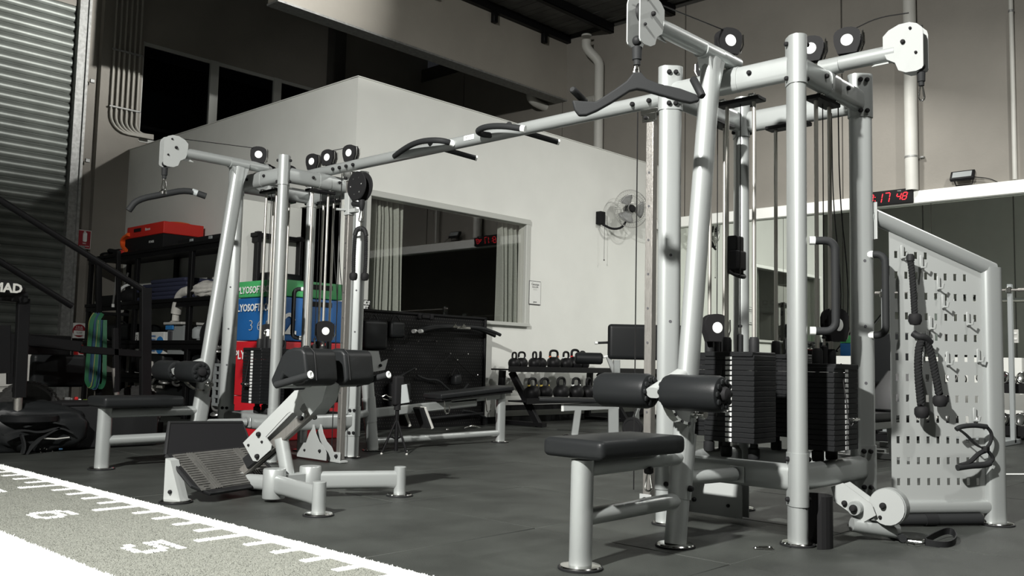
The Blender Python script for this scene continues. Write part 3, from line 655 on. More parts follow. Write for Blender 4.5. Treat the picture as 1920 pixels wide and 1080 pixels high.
text('lettering', 'LIFTO', .026, (4.4045, 4.645, 2.383), -Y, Z, 'ink', dc, depth=.001)
# ================================================================ CHROME CABLE COLUMNS under the beam
def column(x, y, label, hang):
    t = thing('cable_column', (x, y, 0), label, 'cable column', 'square steel cross-over columns')
    obj('column', B().rect((x, y, .03), (x, y, 2.30), .05, .05, X, .004), 'brush', t)
    for k_ in range(9): obj('peg_hole', B().lathe([(.007, 0), (.007, .002)], (x - .0255, y, .35 + k_ * .2), (-1, 0, 0), n=10), 'ink', t)
    o = obj('base_bracket', B().rbox((x, y + .03, .012), (.08, .16, .018), .003, seg=1).rbox((x - .03, y + .0, .05), (.008, .08, .07), .002, seg=1), 'white', t); bolt((x - .035, y - .0, .055), (-1, 0, 0), o, .014)
    o = obj('top_bracket', B().rbox((x, y, 2.315), (.07, .12, .03), .003, seg=1).rbox((x - .03, y, 2.28), (.006, .10, .05), .002, seg=1), 'chrome', t); bolt((x - .035, y + .02, 2.28), (-1, 0, 0), o, .011)
    obj('cable', B().cyl((x - .02, y + .09, .1), (x - .02, y + .09, 2.33), .004, n=6), 'cable', t)
    if hang:
        s_ = obj('sliding_carriage', B().rect((x, y, 1.98), (x, y, 2.16), .066, .066, X, .006).rbox((x, y - .05, 2.13), (.05, .10, .03), .003, seg=1).rbox((x, y - .05, 2.01), (.05, .10, .03), .003, seg=1).cyl((x - .02, y, 2.02), (x - .1, y + .04, 2.02), .01), 'white', t)
        for dx in (-.032, .032):
            w_ = obj('carriage_wheel', B().lathe([(.02, -.008), (.115, -.008), (.12, 0), (.115, .008), (.02, .008)], (x + dx, y - .13, 2.20), X, n=34), 'plastic', t)
            for a in range(6): obj('wheel_hole', B().lathe([(.006, 0), (.006, .002)], (x + dx - .008, y - .13 + .07 * math.cos(a), 2.20 + .07 * math.sin(a)), (-1, 0, 0), n=8), 'chrome', w_) if dx < 0 else None
        obj('swivel', B().lathe([(.024, 0), (.028, -.03), (.02, -.07), (.012, -.09)], (x, y - .16, 2.09), n=16).cyl((x, y - .05, 2.07), (x, y - .15, 2.05), .022), 'rubber', t)
    return t
column(4.45, 3.08, 'square steel cable column just left of the near tower, behind the black cable', False)
column(4.45, 6.02, 'square steel cable column at the far tower, carrying the big double pulley and rope', True)
# ================================================================ LAT PULLDOWN STATIONS
def lat_station(x0, y, label, hook, mx=0):
    t = thing('lat_pulldown_seat', (x0 - .8, y, 0), label, 'exercise seat', 'lat pulldown seats joined to the towers')
    d = Vector((.36, 0, 2.34)).normalized()
    m0, m1 = Vector((x0 - .475 - mx * .3, y, .014)), Vector((x0 - .18 - mx, y, 2.345))
    m_ = obj('mast', B().stad(m0, m1, .115, .085, X), 'frame', t); foot(m0, m_, .085)
    obj('mast_gusset', B().prism([(-.0, -.20), (.07, 0), (-.075, 0)], m1 - Vector((.0, 0, .005)), X, Z, .07), 'frame', m_)
    obj('mast_sleeve', B().stad(m0 + d * .20, m0 + d * .50, .124, .09, X), 'frame', m_)
    bolt(m0 + d * .25 + Vector((0, -.048, 0)), (0, -1, 0), m_, .014)
    s_ = obj('seat_post', B().stad((x0 - 1.16, y, .014), (x0 - 1.155, y, .43), .10, .082, X), 'frame', t); foot((x0 - 1.16, y), s_, .085)
    obj('rung', B().tube([(x0 - 1.14, y, .20), (x0 - .46, y, .205)], .036, 16), 'frame', t)
    obj('seat_rail', B().stad((x0 - 1.16, y, .395), (x0 - .42, y, .40), .07, .07, Y), 'frame', t)
    pad = obj('seat_pad', B().rbox((x0 - .93, y, .478), (.60, .31, .078), .03, seg=4), 'vinyl', t)
    obj('seat_seam', B().tube([(x0 - 1.215, y - .145, .452), (x0 - .645, y - .145, .452), (x0 - .645, y + .145, .452), (x0 - 1.215, y + .145, .452)], .004, 6, closed=True), 'rubber', pad)
    # thigh rollers
    rx, rz = x0 - .60, .70
    for s in (-1, 1):
        a, b_ = y + s * .04 + .01, y + s * .33 + .01
        r_ = obj('thigh_roller', B().lathe([(.0, -.145), (.060, -.145), (.074, -.138), (.080, -.12), (.080, .12), (.074, .138), (.060, .145), (0, .145)][1:-1], (rx, (a + b_) / 2, rz), Y, n=30), 'vinyl', t)
        for e_ in (-1, 1):
            cc = Vector((rx, (a + b_) / 2 + e_ * .148, rz))
            obj('end_cap', B().lathe([(.032, -.006), (.034, .004), (.028, .016), (.012, .022)], cc, (0, e_, 0), n=18), 'plastic', r_)
            gb = B()
            for k_ in range(10):
                an = k_ * PI / 5; gb.sphere(cc + Vector((math.cos(an) * .055, e_ * -.002, math.sin(an) * .055)), .014, 8, (1, .6, 1))
            obj('gathered_end', gb, 'vinyl', r_)
    obj('roller_axle', B().cyl((rx, y - .33, rz), (rx, y + .35, rz), .012), 'chrome', t)
    obj('roller_bracket', B().stad((rx - .05, y + .01, rz - .005), (rx + .25, y + .01, rz + .105), .075, .05, Y), 'white', t)
    P = arc((rx + .17, y - .02, rz + .03), .175, PI * .98, PI * 1.62, X, Z, 12)
    a_ = obj('adjuster_arc', B().rect(P[0], P[1], .02, .045, Y, .004) if False else B().tube(P, 1, prof=[(.022, -.006), (.022, .006), (-.022, .006), (-.022, -.006)], side=Y), 'chrome', t)
    for q in P[3:10:2]: obj('adjuster_hole', B().cyl(q + Vector((0, -.026, 0)), q + Vector((0, -.0235, 0)), .008, n=10), 'ink', a_)
    k_ = obj('pull_pin', B().lathe([(.02, 0), (.022, .03), (.012, .034), (.012, .05), (.022, .054), (.024, .075), (.018, .08)], (x0 - .40, y - .035, .60), (-.1, -1, 0), n=18), 'chrome', t)
    if hook:
        o = obj('hook_mount', B().rbox((x0 - .72, y - .02, .36), (.035, .035, .03), .006, seg=1), 'rubber', t); carabiner('carabiner', (x0 - .72, y - .02, .345), o, .075, side=(.8, -.6, 0))
    return t
lat_station(4.10, 2.36, 'near lat pulldown seat with black cushion, thigh rollers and slanting silver mast', True)
lat_station(4.00, 6.65, 'far lat pulldown seat at left with slanting mast in front of the black shelving', False, .01)
def at_pl(px, py, p0, n):
    """point seen at a photo pixel on the real plane through p0 with normal n"""
    u = (px - 960) / FPX; v = (py - 540) / FPX
    r = Vector([RX[i] * u + RY[i] * v + RZ[i] for i in range(3)]); n = Vector(n)
    return CAM + r * ((Vector(p0) - CAM).dot(n) / r.dot(n))
# ================================================================ PERFORATED ACCESSORY PANEL
PO = Vector((4.86, 2.0, 0)); PD = Vector((.8137, -.5812, 0)); PN = Vector((-.5812, -.8137, 0))
def pg(s, z, o=0): return PO + PD * s + PN * o + Z * z
pt = thing('accessory_panel', pg(.45, 0), 'perforated light grey storage panel in a silver frame joined to the near tower at right', 'storage panel')
q = pg(.785, 0)
p_ = obj('upright', B().stad(pg(.785, .014), pg(.785, 1.40), .122, .075, PD), 'frame', pt); foot(q, p_, .09)
obj('sloping_rail', B().stad(pg(.055, 1.655), pg(.80, 1.385), .085, .07, Z), 'frame', pt)
obj('end_plate', B().stad(pg(.065, 1.52), pg(.065, 1.72), .09, .012, PN), 'white', pt)
obj('bottom_rail', B().stad(pg(.09, .098), pg(.74, .098), .075, .06, Z), 'frame', pt)
# panel with real slots
ss = [.165]; zs = [.135]; cw, ch = .010, .019
for i in range(9): c_ = .204 + .0598 * i; ss += [c_ - cw, c_ + cw]
ss.append(.735)
for k in range(12): c_ = .231 + .1105 * k; zs += [c_ - ch, c_ + ch]
zs.append(1.62)
top = lambda s: 1.62 - .36 * (s - .165) - .0
V = []; F = []
for z_ in zs:
    for s_ in ss: V.append(pg(s_, min(z_, 1.655 - .40 * s_ + .01), .0))
nn = len(ss)
for j in range(len(zs) - 1):
    for i in range(nn - 1):
        hole = (i % 2 == 1) and (j % 2 == 1) and zs[j + 1] < 1.655 - .40 * ss[i + 1] - .03
        if not hole and zs[j] < 1.655 - .40 * ss[i]: F.append((j * nn + i, j * nn + i + 1, (j + 1) * nn + i + 1, (j + 1) * nn + i))
o = mk('perforated_sheet', V, F, 'white', pt, flat=True); md = o.modifiers.new('s', 'SOLIDIFY'); md.thickness = .004; md.offset = 0
def hook(s, z):
    o = obj('hook', B().rbox(pg(s, z + .03, .012), (.018, .008, .075), .002, R=Matrix.Rotation(math.atan2(PD.y, PD.x), 3, 'Z'), seg=1).tube([pg(s, z, .012), pg(s, z, .05), pg(s, z + .024, .056)], .0055, 8), 'white', pt); return o
for s, z in ((.235, 1.43), (.31, 1.0), (.452, 1.27), (.63, 1.08), (.40, 1.05), (.50, .86), (.35, 1.38), (.48, 1.17), (.69, .88), (.66, .56), (.38, .97)): hook(s, z)
def rope(path, r, parent, pitch=.045):
    P = smooth_path(path, 2); 
    D = [0]
    for a, b_ in zip(P[:-1], P[1:]): D.append(D[-1] + (b_ - a).length)
    L = D[-1]; n = max(12, int(L / pitch * 10)); b_ = B(); pts = []
    for i in range(n + 1):
        d = L * i / n; k_ = 0
        while k_ < len(D) - 2 and D[k_ + 1] < d: k_ += 1
        t = (d - D[k_]) / max(1e-6, D[k_ + 1] - D[k_]); pts.append((P[k_].lerp(P[k_ + 1], t), (P[k_ + 1] - P[k_]).normalized(), d))
    for s in range(3):
        Q = []
        for p, t, d in pts:
            u = t.cross(PN); u = u.normalized() if u.length > .1 else X; w_ = t.cross(u); a = 2 * PI * (d / pitch + s / 3) / 1
            Q.append(p + (u * math.cos(a) + w_ * math.sin(a)) * r * .5)
        b_.tube(Q, r * .56, 7)
    return obj('twisted_rope', b_, 'rope', parent, sharp=70)
M['rope'] = mat('black_rope', (.014, .0145, .015), .55, bump=.6, bscale=700)
def rope_end(p, parent, r=.033):
    return obj('rope_stopper', B().lathe([(.014, .03), (r * .8, .026), (r, .015), (r, -.012), (r * .75, -.03), (.005, -.034)], p, n=20), 'plastic', parent)
t = thing('triceps_rope', pg(.245, 1.06, .09), 'black twisted rope hanging singly from the top left hook of the perforated panel', 'rope handle', 'rope handles')
rope([pg(.24, 1.42, .075), pg(.25, 1.3, .08), pg(.255, 1.12, .085)], .017, t); rope_end(pg(.256, 1.095, .085), t, .034)
obj('rope_collar', B().lathe([(.012, -.02), (.021, -.015), (.021, .012), (.014, .022)], pg(.24, 1.42, .075), n=16), 'rubber', t)
t = thing('triceps_rope', pg(.33, .62, .08), 'black twisted double rope draped over a hook left of centre on the perforated panel', 'rope handle', 'rope handles')
rope([pg(.30, .99, .08), pg(.268, .93, .09), pg(.27, .78, .085), pg(.285, .64, .085)], .020, t, .05); rope_end(pg(.288, .605, .085), t, .037)
rope([pg(.30, .99, .08), pg(.345, .95, .08), pg(.375, .83, .075), pg(.40, .70, .075)], .020, t, .05); rope_end(pg(.405, .665, .075), t, .037)
obj('rope_loop', B().tube(smooth_path([pg(.262, 1.02, .06), pg(.275, 1.0, .085), pg(.31, 1.0, .095), pg(.345, .97, .085)]), .019, 10), 'rubber', t)
# stirrup handles
t = thing('cable_stirrup', pg(.66, .3, .07), 'pair of black strap handles hanging from a hook at lower right of the perforated panel', 'exercise handle')
def sp(px, py, o=.09): return at_pl(px, py, pg(0, 0, o), PN)
obj('strap', B().tube(smooth_path([sp(1795, 803), sp(1812, 815), sp(1830, 835), sp(1850, 843)], 2), 1, prof=[(.012, -.003), (.012, .003), (-.012, .003), (-.012, -.003)], side=PN), 'rubber', t)
obj('strap', B().tube(smooth_path([sp(1848, 845), sp(1835, 850), sp(1818, 868), sp(1800, 873)], 2), .013, 8), 'rubber', t)
obj('strap', B().tube(smooth_path([sp(1850, 800), sp(1860, 812), sp(1858, 830), sp(1845, 845)], 2), .009, 8), 'rubber', t)
obj('hand_grip', B().tube(smooth_path([sp(1793, 805), sp(1800, 800), sp(1825, 797), sp(1850, 800)], 2), .013, 12), 'grip', t)
obj('hand_grip', B().tube(smooth_path([sp(1795, 877), sp(1820, 873), sp(1845, 872), sp(1856, 868)], 2), .017, 12), 'grip', t)
obj('strap', B().tube(smooth_path([sp(1856, 868), sp(1863, 860), sp(1855, 848), sp(1845, 840)], 2), .010, 8), 'rubber', t)
obj('buckle', B().rbox(sp(1848, 842), (.05, .03, .03), .006), 'plastic', t)
# long foam roller bar on the floor
a_, b2 = at(1640, 975, 2, .034), at(1838, 973, 2, .034)
t = thing('foam_bar', (a_ + b2) / 2 - Z * .034, 'long black padded bar lying on the floor under the perforated panel', 'padded bar')
obj('bar', B().cyl(a_, b2, .032, n=20), 'grip', t); m_ = a_.lerp(b2, .52); obj('joint_sleeve', B().cyl(m_ - (b2 - a_) * .06, m_ + (b2 - a_) * .05, .0345, n=20), 'rubber', t)
# ankle strap with sleeve and carabiner on the floor
t = thing('ankle_strap', at(1730, 1018, 2, 0), 'black cable strap with sleeve and carabiner lying on the floor right of the low pulley', 'strap')
fz = lambda x, y, z=.012: at(x, y, 2, z)
obj('sleeve', B().cyl(fz(1672, 993, .03), fz(1693, 1010, .022), .026, .018, n=16), 'grip', t)
obj('carabiner_link', B().tube([fz(1697, 1010), fz(1712, 1013), fz(1733, 1012), fz(1735, 1018), fz(1715, 1021), fz(1699, 1018)], .004, 8, closed=True), 'chrome', t)
obj('carabiner_gate', B().cyl(fz(1703, 1014), fz(1728, 1017), .006, n=8), 'chrome', t)
obj('strap_loop', B().tube(smooth_path([fz(1735, 1014, .02), fz(1752, 1004, .03), fz(1775, 994, .035), fz(1790, 998, .03), fz(1794, 1012, .02), fz(1780, 1022, .012), fz(1755, 1021, .012), fz(1737, 1017, .016)], 2), 1, closed=True, prof=[(.016, -.003), (.016, .003), (-.016, .003), (-.016, -.003)], side=Z), 'rubber', t)
t = thing('carabiner', at(1427, 1030, 2, 0), 'small steel carabiner lying alone on the floor in front of the near tower', 'carabiner')
carabiner('carabiner_ring', at(1414, 1027, 2, .006), t, .085, d=(.72, -.69, 0), side=(.69, .72, 0))
# ================================================================ BARS HANGING FROM THE ARMS
r_ = Vector((.684, -.729, 0)).normalized(); dpt = Vector((.728, .685, 0))
def hang(E, pts, zc, k, cx, cy): return [E + r_ * ((x - cx) / k) + Z * ((cy - y) / k + zc) for x, y in pts]
t = thing('pulldown_handle', E1 - Z * .11, 'black curved close-grip pulldown handle hanging from the near tower arm', 'pulldown bar')
k = 3 * 418; c0 = Vector((E1.x, E1.y, at(1193, 138, 1, 2.36).z))
pl_ = [(500, 402), (540, 402), (575, 440), (640, 465), (760, 490), (850, 522), (868, 540), (868, 560), (820, 572), (760, 560), (650, 530), (560, 505), (520, 500), (480, 512), (380, 580), (300, 628), (240, 655), (200, 657), (175, 625), (160, 570), (225, 574), (292, 576), (400, 500), (460, 455)]
b_ = B().prism([((x - 520) / k, (408 - y) / k) for x, y in pl_], c0, r_, Z, .032)
o = obj('body', b_, 'grip', t); md = o.modifiers.new('b', 'BEVEL'); md.width = .007; md.segments = 3
obj('eyelet', B().torus(c0 + dpt * -.0 + Z * .004, .014, .005, dpt, 16, 8), 'chrome', t)
h = lambda x, y, d=0: c0 + r_ * ((x - 520) / k) + Z * ((408 - y) / k) + dpt * d
for a_, b2, rr in ((h(155, 522, -.05), h(240, 560, .05), .016), (h(850, 405, .06), h(880, 540, -.03), .018)):
    obj('palm_grip', B().tube([a_, a_.lerp(b2, .05), a_.lerp(b2, .95), b2], [rr * .7, rr, rr, rr * .7], 14), 'rubber', t)
t = thing('lat_bar', E2 - Z * .12, 'short black cranked pulldown bar hanging from the far tower arm at left', 'pulldown bar')
k = 243; c0 = Vector((E2.x, E2.y, 0)); P = [c0 + r_ * ((x - 311) / k) + dpt * d + Z * at(311, y, 1, 6.65).z for x, y, d in ((261, 402, -.12), (273, 380, -.10), (311, 365, 0), (346, 351, .1), (378, 361, .14))]
obj('bar', B().tube(smooth_path(P, 2), .024, 14), 'grip', t); obj('hanger', B().lathe([(.03, -.01), (.03, .01), (.008, .03)], P[2] + Z * .01, n=16).cyl(P[2] + Z * .02, P[2] + Z * .06, .008), 'chrome', t)
obj('print_band', B().cyl(P[3].lerp(P[4], .25), P[3].lerp(P[4], .55), .0245, n=14), 'grey', t)
# rope on the cross-over column of the far tower
t = thing('triceps_rope', (4.45, 5.86, 1.45), 'black twisted rope with two rubber ends hanging from the double pulley of the far tower', 'rope handle', 'rope handles')
carabiner('carabiner', (4.45, 5.86, 2.0), t, .09, side=(.7, -.7, 0)); carabiner('carabiner', (4.45, 5.86, 1.92), t, .08, side=(.7, .7, 0))
for s in (-1, 1):
    e = Vector((4.45, 5.86, 0)) + r_ * s * .045
    rope([Vector((4.45, 5.86, 1.855)), e * 1 + r_ * s * -.008 + Z * 1.84, e + Z * 1.78, e + r_ * s * .003 + Z * 1.6, e + Z * 1.50], .016, t, .05); rope_end(e + Z * 1.475, t, .032)
obj('rope_loop', B().tube(smooth_path([Vector((4.45, 5.86, 1.80)) - r_ * .045, Vector((4.45, 5.86, 1.86)) - r_ * .03, Vector((4.45, 5.86, 1.86)) + r_ * .03, Vector((4.45, 5.86, 1.80)) + r_ * .045]), .018, 10), 'rubber', t)
# ================================================================ HYPEREXTENSION BENCH
U = Vector((.276, -.961, 0)); Vv = Vector((.961, .276, 0)); HO = Vector((3.08, 4.60, 0))
t = thing('hyperextension_bench', HO, 'silver 45 degree back extension bench with black pads and ribbed footplate on the rubber floor', 'exercise bench')
hp = lambda x, y, off=0: at_pl(x, y, HO + Vv * off, Vv)
F1, F2, C1, C2 = Vector((2.875, 4.06, 0)), Vector((3.66, 4.345, 0)), Vector((2.96, 4.62, 0)), Vector((3.20, 4.615, 0))
for a_, b2 in ((C1, F1), (C2, F2)):
    obj('leg', B().stad(a_ + Z * .10, b2 + Z * .10, .105, .055, Z), 'frame', t)
    o = obj('leg_post', B().lathe([(.036, .015), (.036, .172), (.032, .176)], b2, n=22), 'frame', t); foot(b2, o, .075)
    obj('hub_tube', B().lathe([(.062, .018), (.064, .022), (.064, .178), (.060, .184)], a_, n=26), 'frame', t)
obj('hub_plate', B().rect(C1 + Z * .10, C2 + Z * .10, .10, .07, Z), 'frame', t)
S_ = hp(418, 906); S_.z = .075
obj('spine', B().stad(HO + Z * .085, S_, .09, .06, Z), 'frame', t)
obj('spine_plate', B().rbox(S_ * .8 + Vector((HO.x, HO.y, .085)) * .2 + Z * .05, (.10, .16, .008), .002, seg=1), 'white', t)
obj('upright', B().stad(hp(540, 893), hp(527, 822), .085, .07, U), 'frame', t)
A0, A1 = hp(448, 893), hp(596, 762)
obj('inclined_tube', B().rect(A0, A1, .055, .055, Vv), 'brush', t)
obj('rubber_boot', B().rect(hp(470, 868), hp(508, 836), .10, .075, Vv), 'rubber', t)
z5 = [(243, 465), (590, 115), (725, 100), (700, 170), (640, 210), (625, 240), (660, 280), (650, 312), (615, 305), (600, 268), (560, 258), (540, 270), (395, 425), (435, 480), (430, 510), (340, 590), (310, 585)]
for off in (-.05, .05):
    o0 = HO + Vv * off; P = []
    for x, y in z5:
        w_ = hp(400 + x / 3.6, 700 + y / 3.6); P.append(((w_ - HO).dot(U), w_.z))
    o = obj('side_plate', B().prism(P, o0, U, Z, .007), 'white', t)
    for x, y in ((352, 407), (372, 458), (343, 555), (282, 480), (638, 300)):
        w_ = hp(400 + x / 3.6, 700 + y / 3.6); bolt(w_ + Vv * (off * 1.08), Vv * (1 if off > 0 else -1), o, .014 if (x, y) in ((352, 407), (343, 555), (638, 300)) else .007)
# pads
pc = hp(620, 687); prof = [(-.165, -.12), (-.185, -.08), (-.115, .045), (-.075, .085), (-.02, .10), (.045, .098), (.075, .075), (.092, -.02), (.10, -.075), (.07, -.105), (.0, -.112), (-.045, -.07), (-.085, -.05), (-.13, -.13)]
for s in (-1, 1):
    b_ = B().prism([(a * .92, c_) for a, c_ in prof], pc + Vv * s * .175, U, Z, .27); o = obj('hip_pad', b_, 'vinyl', t, sharp=60)
    md = o.modifiers.new('b', 'BEVEL'); md.width = .022; md.segments = 4; md.limit_method = 'ANGLE'; md.angle_limit = .7
    for e_ in (-.085,):
        sm = [pc + Vv * (s * .15 + e_) + U * (a * .93) + Z * (c_ * 1.02 + .001) for a, c_ in prof[1:9]]; obj('pad_seam', B().tube(sm, .003, 6), 'rubber', o)
    h0 = pc + Vv * s * .36 + U * -.08 + Z * -.105; h1 = pc + Vv * s * .36 + U * .15 + Z * -.045
    o = obj('handle', B().cyl(h0, h1, .020, n=16), 'grip', t); obj('handle_cap', B().lathe([(.021, 0), (.022, .006), (.014, .010), (.008, .004)], h1, h1 - h0, n=20), 'print', o)
    obj('handle_bracket', B().cyl(h0 - U * .0, h0 - Vv * s * .28, .017, n=12), 'frame', t)
obj('pad_carrier', B().prism([(-.16, -.16), (-.05, -.06), (.03, -.10), (.0, -.2), (-.08, -.28)], pc, U, Z, .13), 'frame', t)
M['lip'] = mat('matt_black_rubber', (.010, .010, .011), .85)
# footplate (ribbed tread facing the user), lip and side supports
e_dn = (U * .80 - Z * .60).normalized()                      # down the plate
fn = (U * .60 + Z * .80).normalized()                        # plate normal
fc = Vector((2.865, 4.985, .155))
def fp(a, d, o=0): return fc + Vv * a + e_dn * d + fn * o
def plate_poly(ov=0): return [(-.33, -.165), (.33, -.165), (.33, .10), (.26, .165), (-.26, .165), (-.33, .10)]
obj('footplate', B().prism([(a, -d) for a, d in plate_poly()], fc, Vv, -e_dn, .018), 'plastic', t)
tb = B()
for i in range(16):
    d = -.14 + i * .0185
    tb.box(fp(0, d, .0115), (.30, .0145, .008), R=Matrix((Vv, e_dn, fn)).transposed())
    for s in (-1, 1): tb.box(fp(s * .262, d, .0115), (.085 - (.05 if i > 13 else 0), .0135, .008), R=Matrix((Vv, e_dn, fn)).transposed())
for s in (-1, 1):
    for k_ in range(3): tb.box(fp(s * (.168 + k_ * .018), -.0, .0115), (.010, .30, .008), R=Matrix((Vv, e_dn, fn)).transposed())
tb.box(fp(0, 0, .0095), (.62, .30, .002), R=Matrix((Vv, e_dn, fn)).transposed())
o = obj('ribbed_tread', tb, 'tread', t)
lp = [fp(-.33, -.165), fp(.33, -.165)]
ln = (-U * .35 + Z * .94).normalized()
o = obj('footplate_lip', B().prism([(-.34, 0), (.34, 0), (.31, .16), (-.27, .19)], fp(0, -.165, .0), Vv, ln, .014), 'lip', t)
obj('lip_rim', B().tube([fp(-.345, -.165), fp(-.27, -.165) + ln * .185, fp(.31, -.165) + ln * .16, fp(.34, -.165)], .011, 8), 'rubber', t)
obj('plate_rim', B().tube([fp(-.34, -.16), fp(-.34, .10), fp(-.265, .172), fp(.265, .172), fp(.34, .10), fp(.34, -.16)], .011, 8), 'rubber', t)
for s in (-1, 1):
    q = fc + Vv * s * .345 - U * .04; q.z = 0
    o = obj('footplate_support', B().prism([(-.055, .016), (.075, .016), (-.015, .23), (-.055, .24)], q, U, Z, .06), 'white', t); bolt(q + Vector((0, 0, .06)) - Vv * .032 , -Vv, o, .011); foot(q + U * .01, o, .085)
# ================================================================ LOW ROW STATION beside the far tower
RYY = 6.65
g = lambda x, y: at(x, y, 1, RYY)
t = thing('low_row_bench', (6.1, RYY, 0), 'silver framed low row bench with long black seat to the right of the far tower', 'exercise bench')
o = obj('mast', B().stad((5.27, RYY, .014), (5.16, RYY, .80), .12, .075, X), 'frame', t); foot((5.27, RYY), o, .09)
obj('mast_sleeve', B().stad((5.235, RYY, .26), (5.205, RYY, .48), .13, .085, X), 'frame', t)
pp = obj('pulley_plate', B().prism([(-.12, .70), (.10, .73), (.13, .83), (.05, .80), (.02, .90), (-.12, .9)], (5.24, RYY - .05, 0), X, Z, .006), 'white', t); bolt((5.28, RYY - .055, .77), (0, -1, 0), pp, .014)
obj('link_tube', B().stad((4.79, 6.45, .32), (5.2, RYY, .34), .07, .055, Z), 'frame', t)
obj('upper_rail', B().rect((5.2, RYY, .335), (6.55, RYY, .42), .085, .06, Z, .01), 'frame', t)
obj('seat_rail', B().rect((6.2, RYY, .44), (6.93, RYY, .475), .06, .06, Z, .01), 'frame', t)
obj('lower_rail', B().stad((5.29, RYY, .085), (6.93, RYY, .095), .065, .06, Z), 'frame', t)
o = obj('rear_post', B().stad((6.93, RYY, .014), (6.93, RYY, .50), .11, .075, X), 'frame', t); foot((6.93, RYY), o, .085)
R1 = Matrix.Rotation(-.075, 3, 'Y')
pad = obj('seat_pad', B().rbox((6.48, RYY, .522), (1.02, .27, .052), .018, R=R1, seg=3), 'vinyl', t)
obj('pad_board', B().rbox((6.48, RYY, .485), (1.0, .24, .02), .004, R=R1, seg=1), 'black', t)
for s in (-1, 1):
    o = obj('foot_plate', B().stad((5.78, RYY + s * .16, .20), (5.68, RYY + s * .16, .39), .17, .03, Y), 'lgrey', t)
    obj('foot_grip', B().stad((5.762, RYY + s * .16, .205), (5.663, RYY + s * .16, .385), .15, .03, Y), 'rubber', t)
obj('foot_bar', B().cyl((5.74, RYY - .17, .36), (5.74, RYY + .17, .36), .025, n=14), 'frame', t)
for xx in (6.05, 6.62): obj('wire_hook', B().tube([(xx, RYY - .08, .46), (xx, RYY - .1, .36)] + arc((xx + .03, RYY - .1, .35), .03, PI, 2 * PI, X, Z, 6) + [(xx + .06, RYY - .1, .40)], .007, 8), 'chrome', t)
hd = thing('row_handle', (5.55, RYY - .05, .44), 'small steel V handle on a cable lying at the front of the low row bench', 'handle')
obj('handle_loop', B().tube([g(716, 744), g(724, 740), g(728, 744), g(740, 746), g(728, 750), g(718, 748)], .006, 8, closed=True), 'chrome', hd); obj('cable', B().tube([g(704, 738), g(716, 744)], .004, 6), 'cable', hd)
obj('strap_bar', B().tube([g(728, 748), g(745, 752), g(770, 752)], .014, 10), 'grip', hd)
# small black tripod in front of the bench
t = thing('tripod', (5.31, 6.35, 0), 'small black tripod stand on the floor in front of the low row bench', 'tripod')
tc = Vector((5.31, 6.37, 0))
obj('centre_column', B().cyl(tc + Z * .02, tc + Z * .40, .018, n=12), 'black', t)
obj('head', B().rbox(tc + Z * .55, (.10, .06, .26), .02).cyl(tc + Z * .38, tc + Z * .45, .03), 'plastic', t)
obj('head_panel', B().stad(tc + Z * .44 + r_ * .05, tc + Z * .60 + r_ * .02, .12, .02, r_), 'grey', t)
for a in (.3, 1.7, 3.2, 4.6):
    e = tc + Vector((math.cos(a) * .17, math.sin(a) * .17, .006)); o = obj('leg', B().cyl(tc + Z * .30, e, .009, n=8).cyl(tc + Z * .12, tc.lerp(e, .5) + Z * .15, .006, n=6), 'black', t); obj('foot_tip', B().sphere(e, .011, 8), 'lgrey', o)
# ================================================================ BACKGROUND, right half
# led clock on the white header beam
ck = thing('led_clock', (WX - .16, 4.85, 3.13), 'black LED wall clock showing red digits 8 17 48 on the white beam', 'clock')
obj('case', B().rbox((WX - .15, 4.86, 3.225), (.06, .66, .20), .008, seg=2), 'plastic', ck)
SEG = dict(zip('0123456789', ['abcdef', 'bc', 'abdeg', 'abcdg', 'bcfg', 'acdfg', 'acdefg', 'abc', 'abcdefg', 'abcdfg']))
def digit(ch, y, w_, h, zc):
    b_ = B(); t_ = .011; sl_ = .012; L = dict(a=(0, h / 2, 0), d=(0, -h / 2, 0), g=(0, 0, 0), f=(-w_ / 2, h / 4, 1), e=(-w_ / 2, -h / 4, 1), b=(w_ / 2, h / 4, 1), c=(w_ / 2, -h / 4, 1))
    for s in SEG[ch]:
        a, z_, vert = L[s]; yy = y - a - z_ / h * sl_ * 2
        if vert: b_.add([(WX - .183, yy - .0 + q[0], zc + z_ + q[1]) for q in ((t_ / 2 + sl_ / 2, -h / 4 + .006), (-t_ / 2 + sl_ / 2, -h / 4 + .006), (-t_ / 2 - sl_ / 2, h / 4 - .006), (t_ / 2 - sl_ / 2, h / 4 - .006))], [(0, 1, 2, 3)])
        else: b_.add([(WX - .183, yy + q[0], zc + z_ + q[1]) for q in ((w_ / 2 - .006, -t_ / 2), (-w_ / 2 + .006, -t_ / 2), (-w_ / 2 + .006, t_ / 2), (w_ / 2 - .006, t_ / 2))], [(0, 1, 2, 3)])
    return obj('digit', b_, 'led', ck)
for ch, y, w_, h in (('8', 5.10, .07, .12), ('1', 4.97, .06, .13), ('7', 4.87, .07, .13), ('4', 4.71, .055, .095), ('8', 4.63, .055, .095)): digit(ch, y, w_, h, 3.222)
for zz in (3.245, 3.195): obj('colon_dot', B().cyl((WX - .182, 5.035, zz), (WX - .186, 5.035, zz), .006, n=8), 'led', ck)
text('lettering', 'TIMER', .02, (WX - .183, 4.73, 3.292), -Y, Z, 'lgrey', ck)
fl_ = thing('floodlight', (WX - .1, 3.9, 3.3), 'small black floodlight standing unlit on top of the white beam', 'floodlight')
obj('bracket', B().tube([(WX - .1, 4.02, 3.40), (WX - .1, 3.99, 3.30), (WX - .1, 3.79, 3.30), (WX - .1, 3.77, 3.40)], .009, 8), 'black', fl_)
obj('body', B().rbox((WX - .12, 3.90, 3.42), (.05, .30, .14), .012, R=Matrix.Rotation(.5, 3, 'Y')), 'black', fl_)
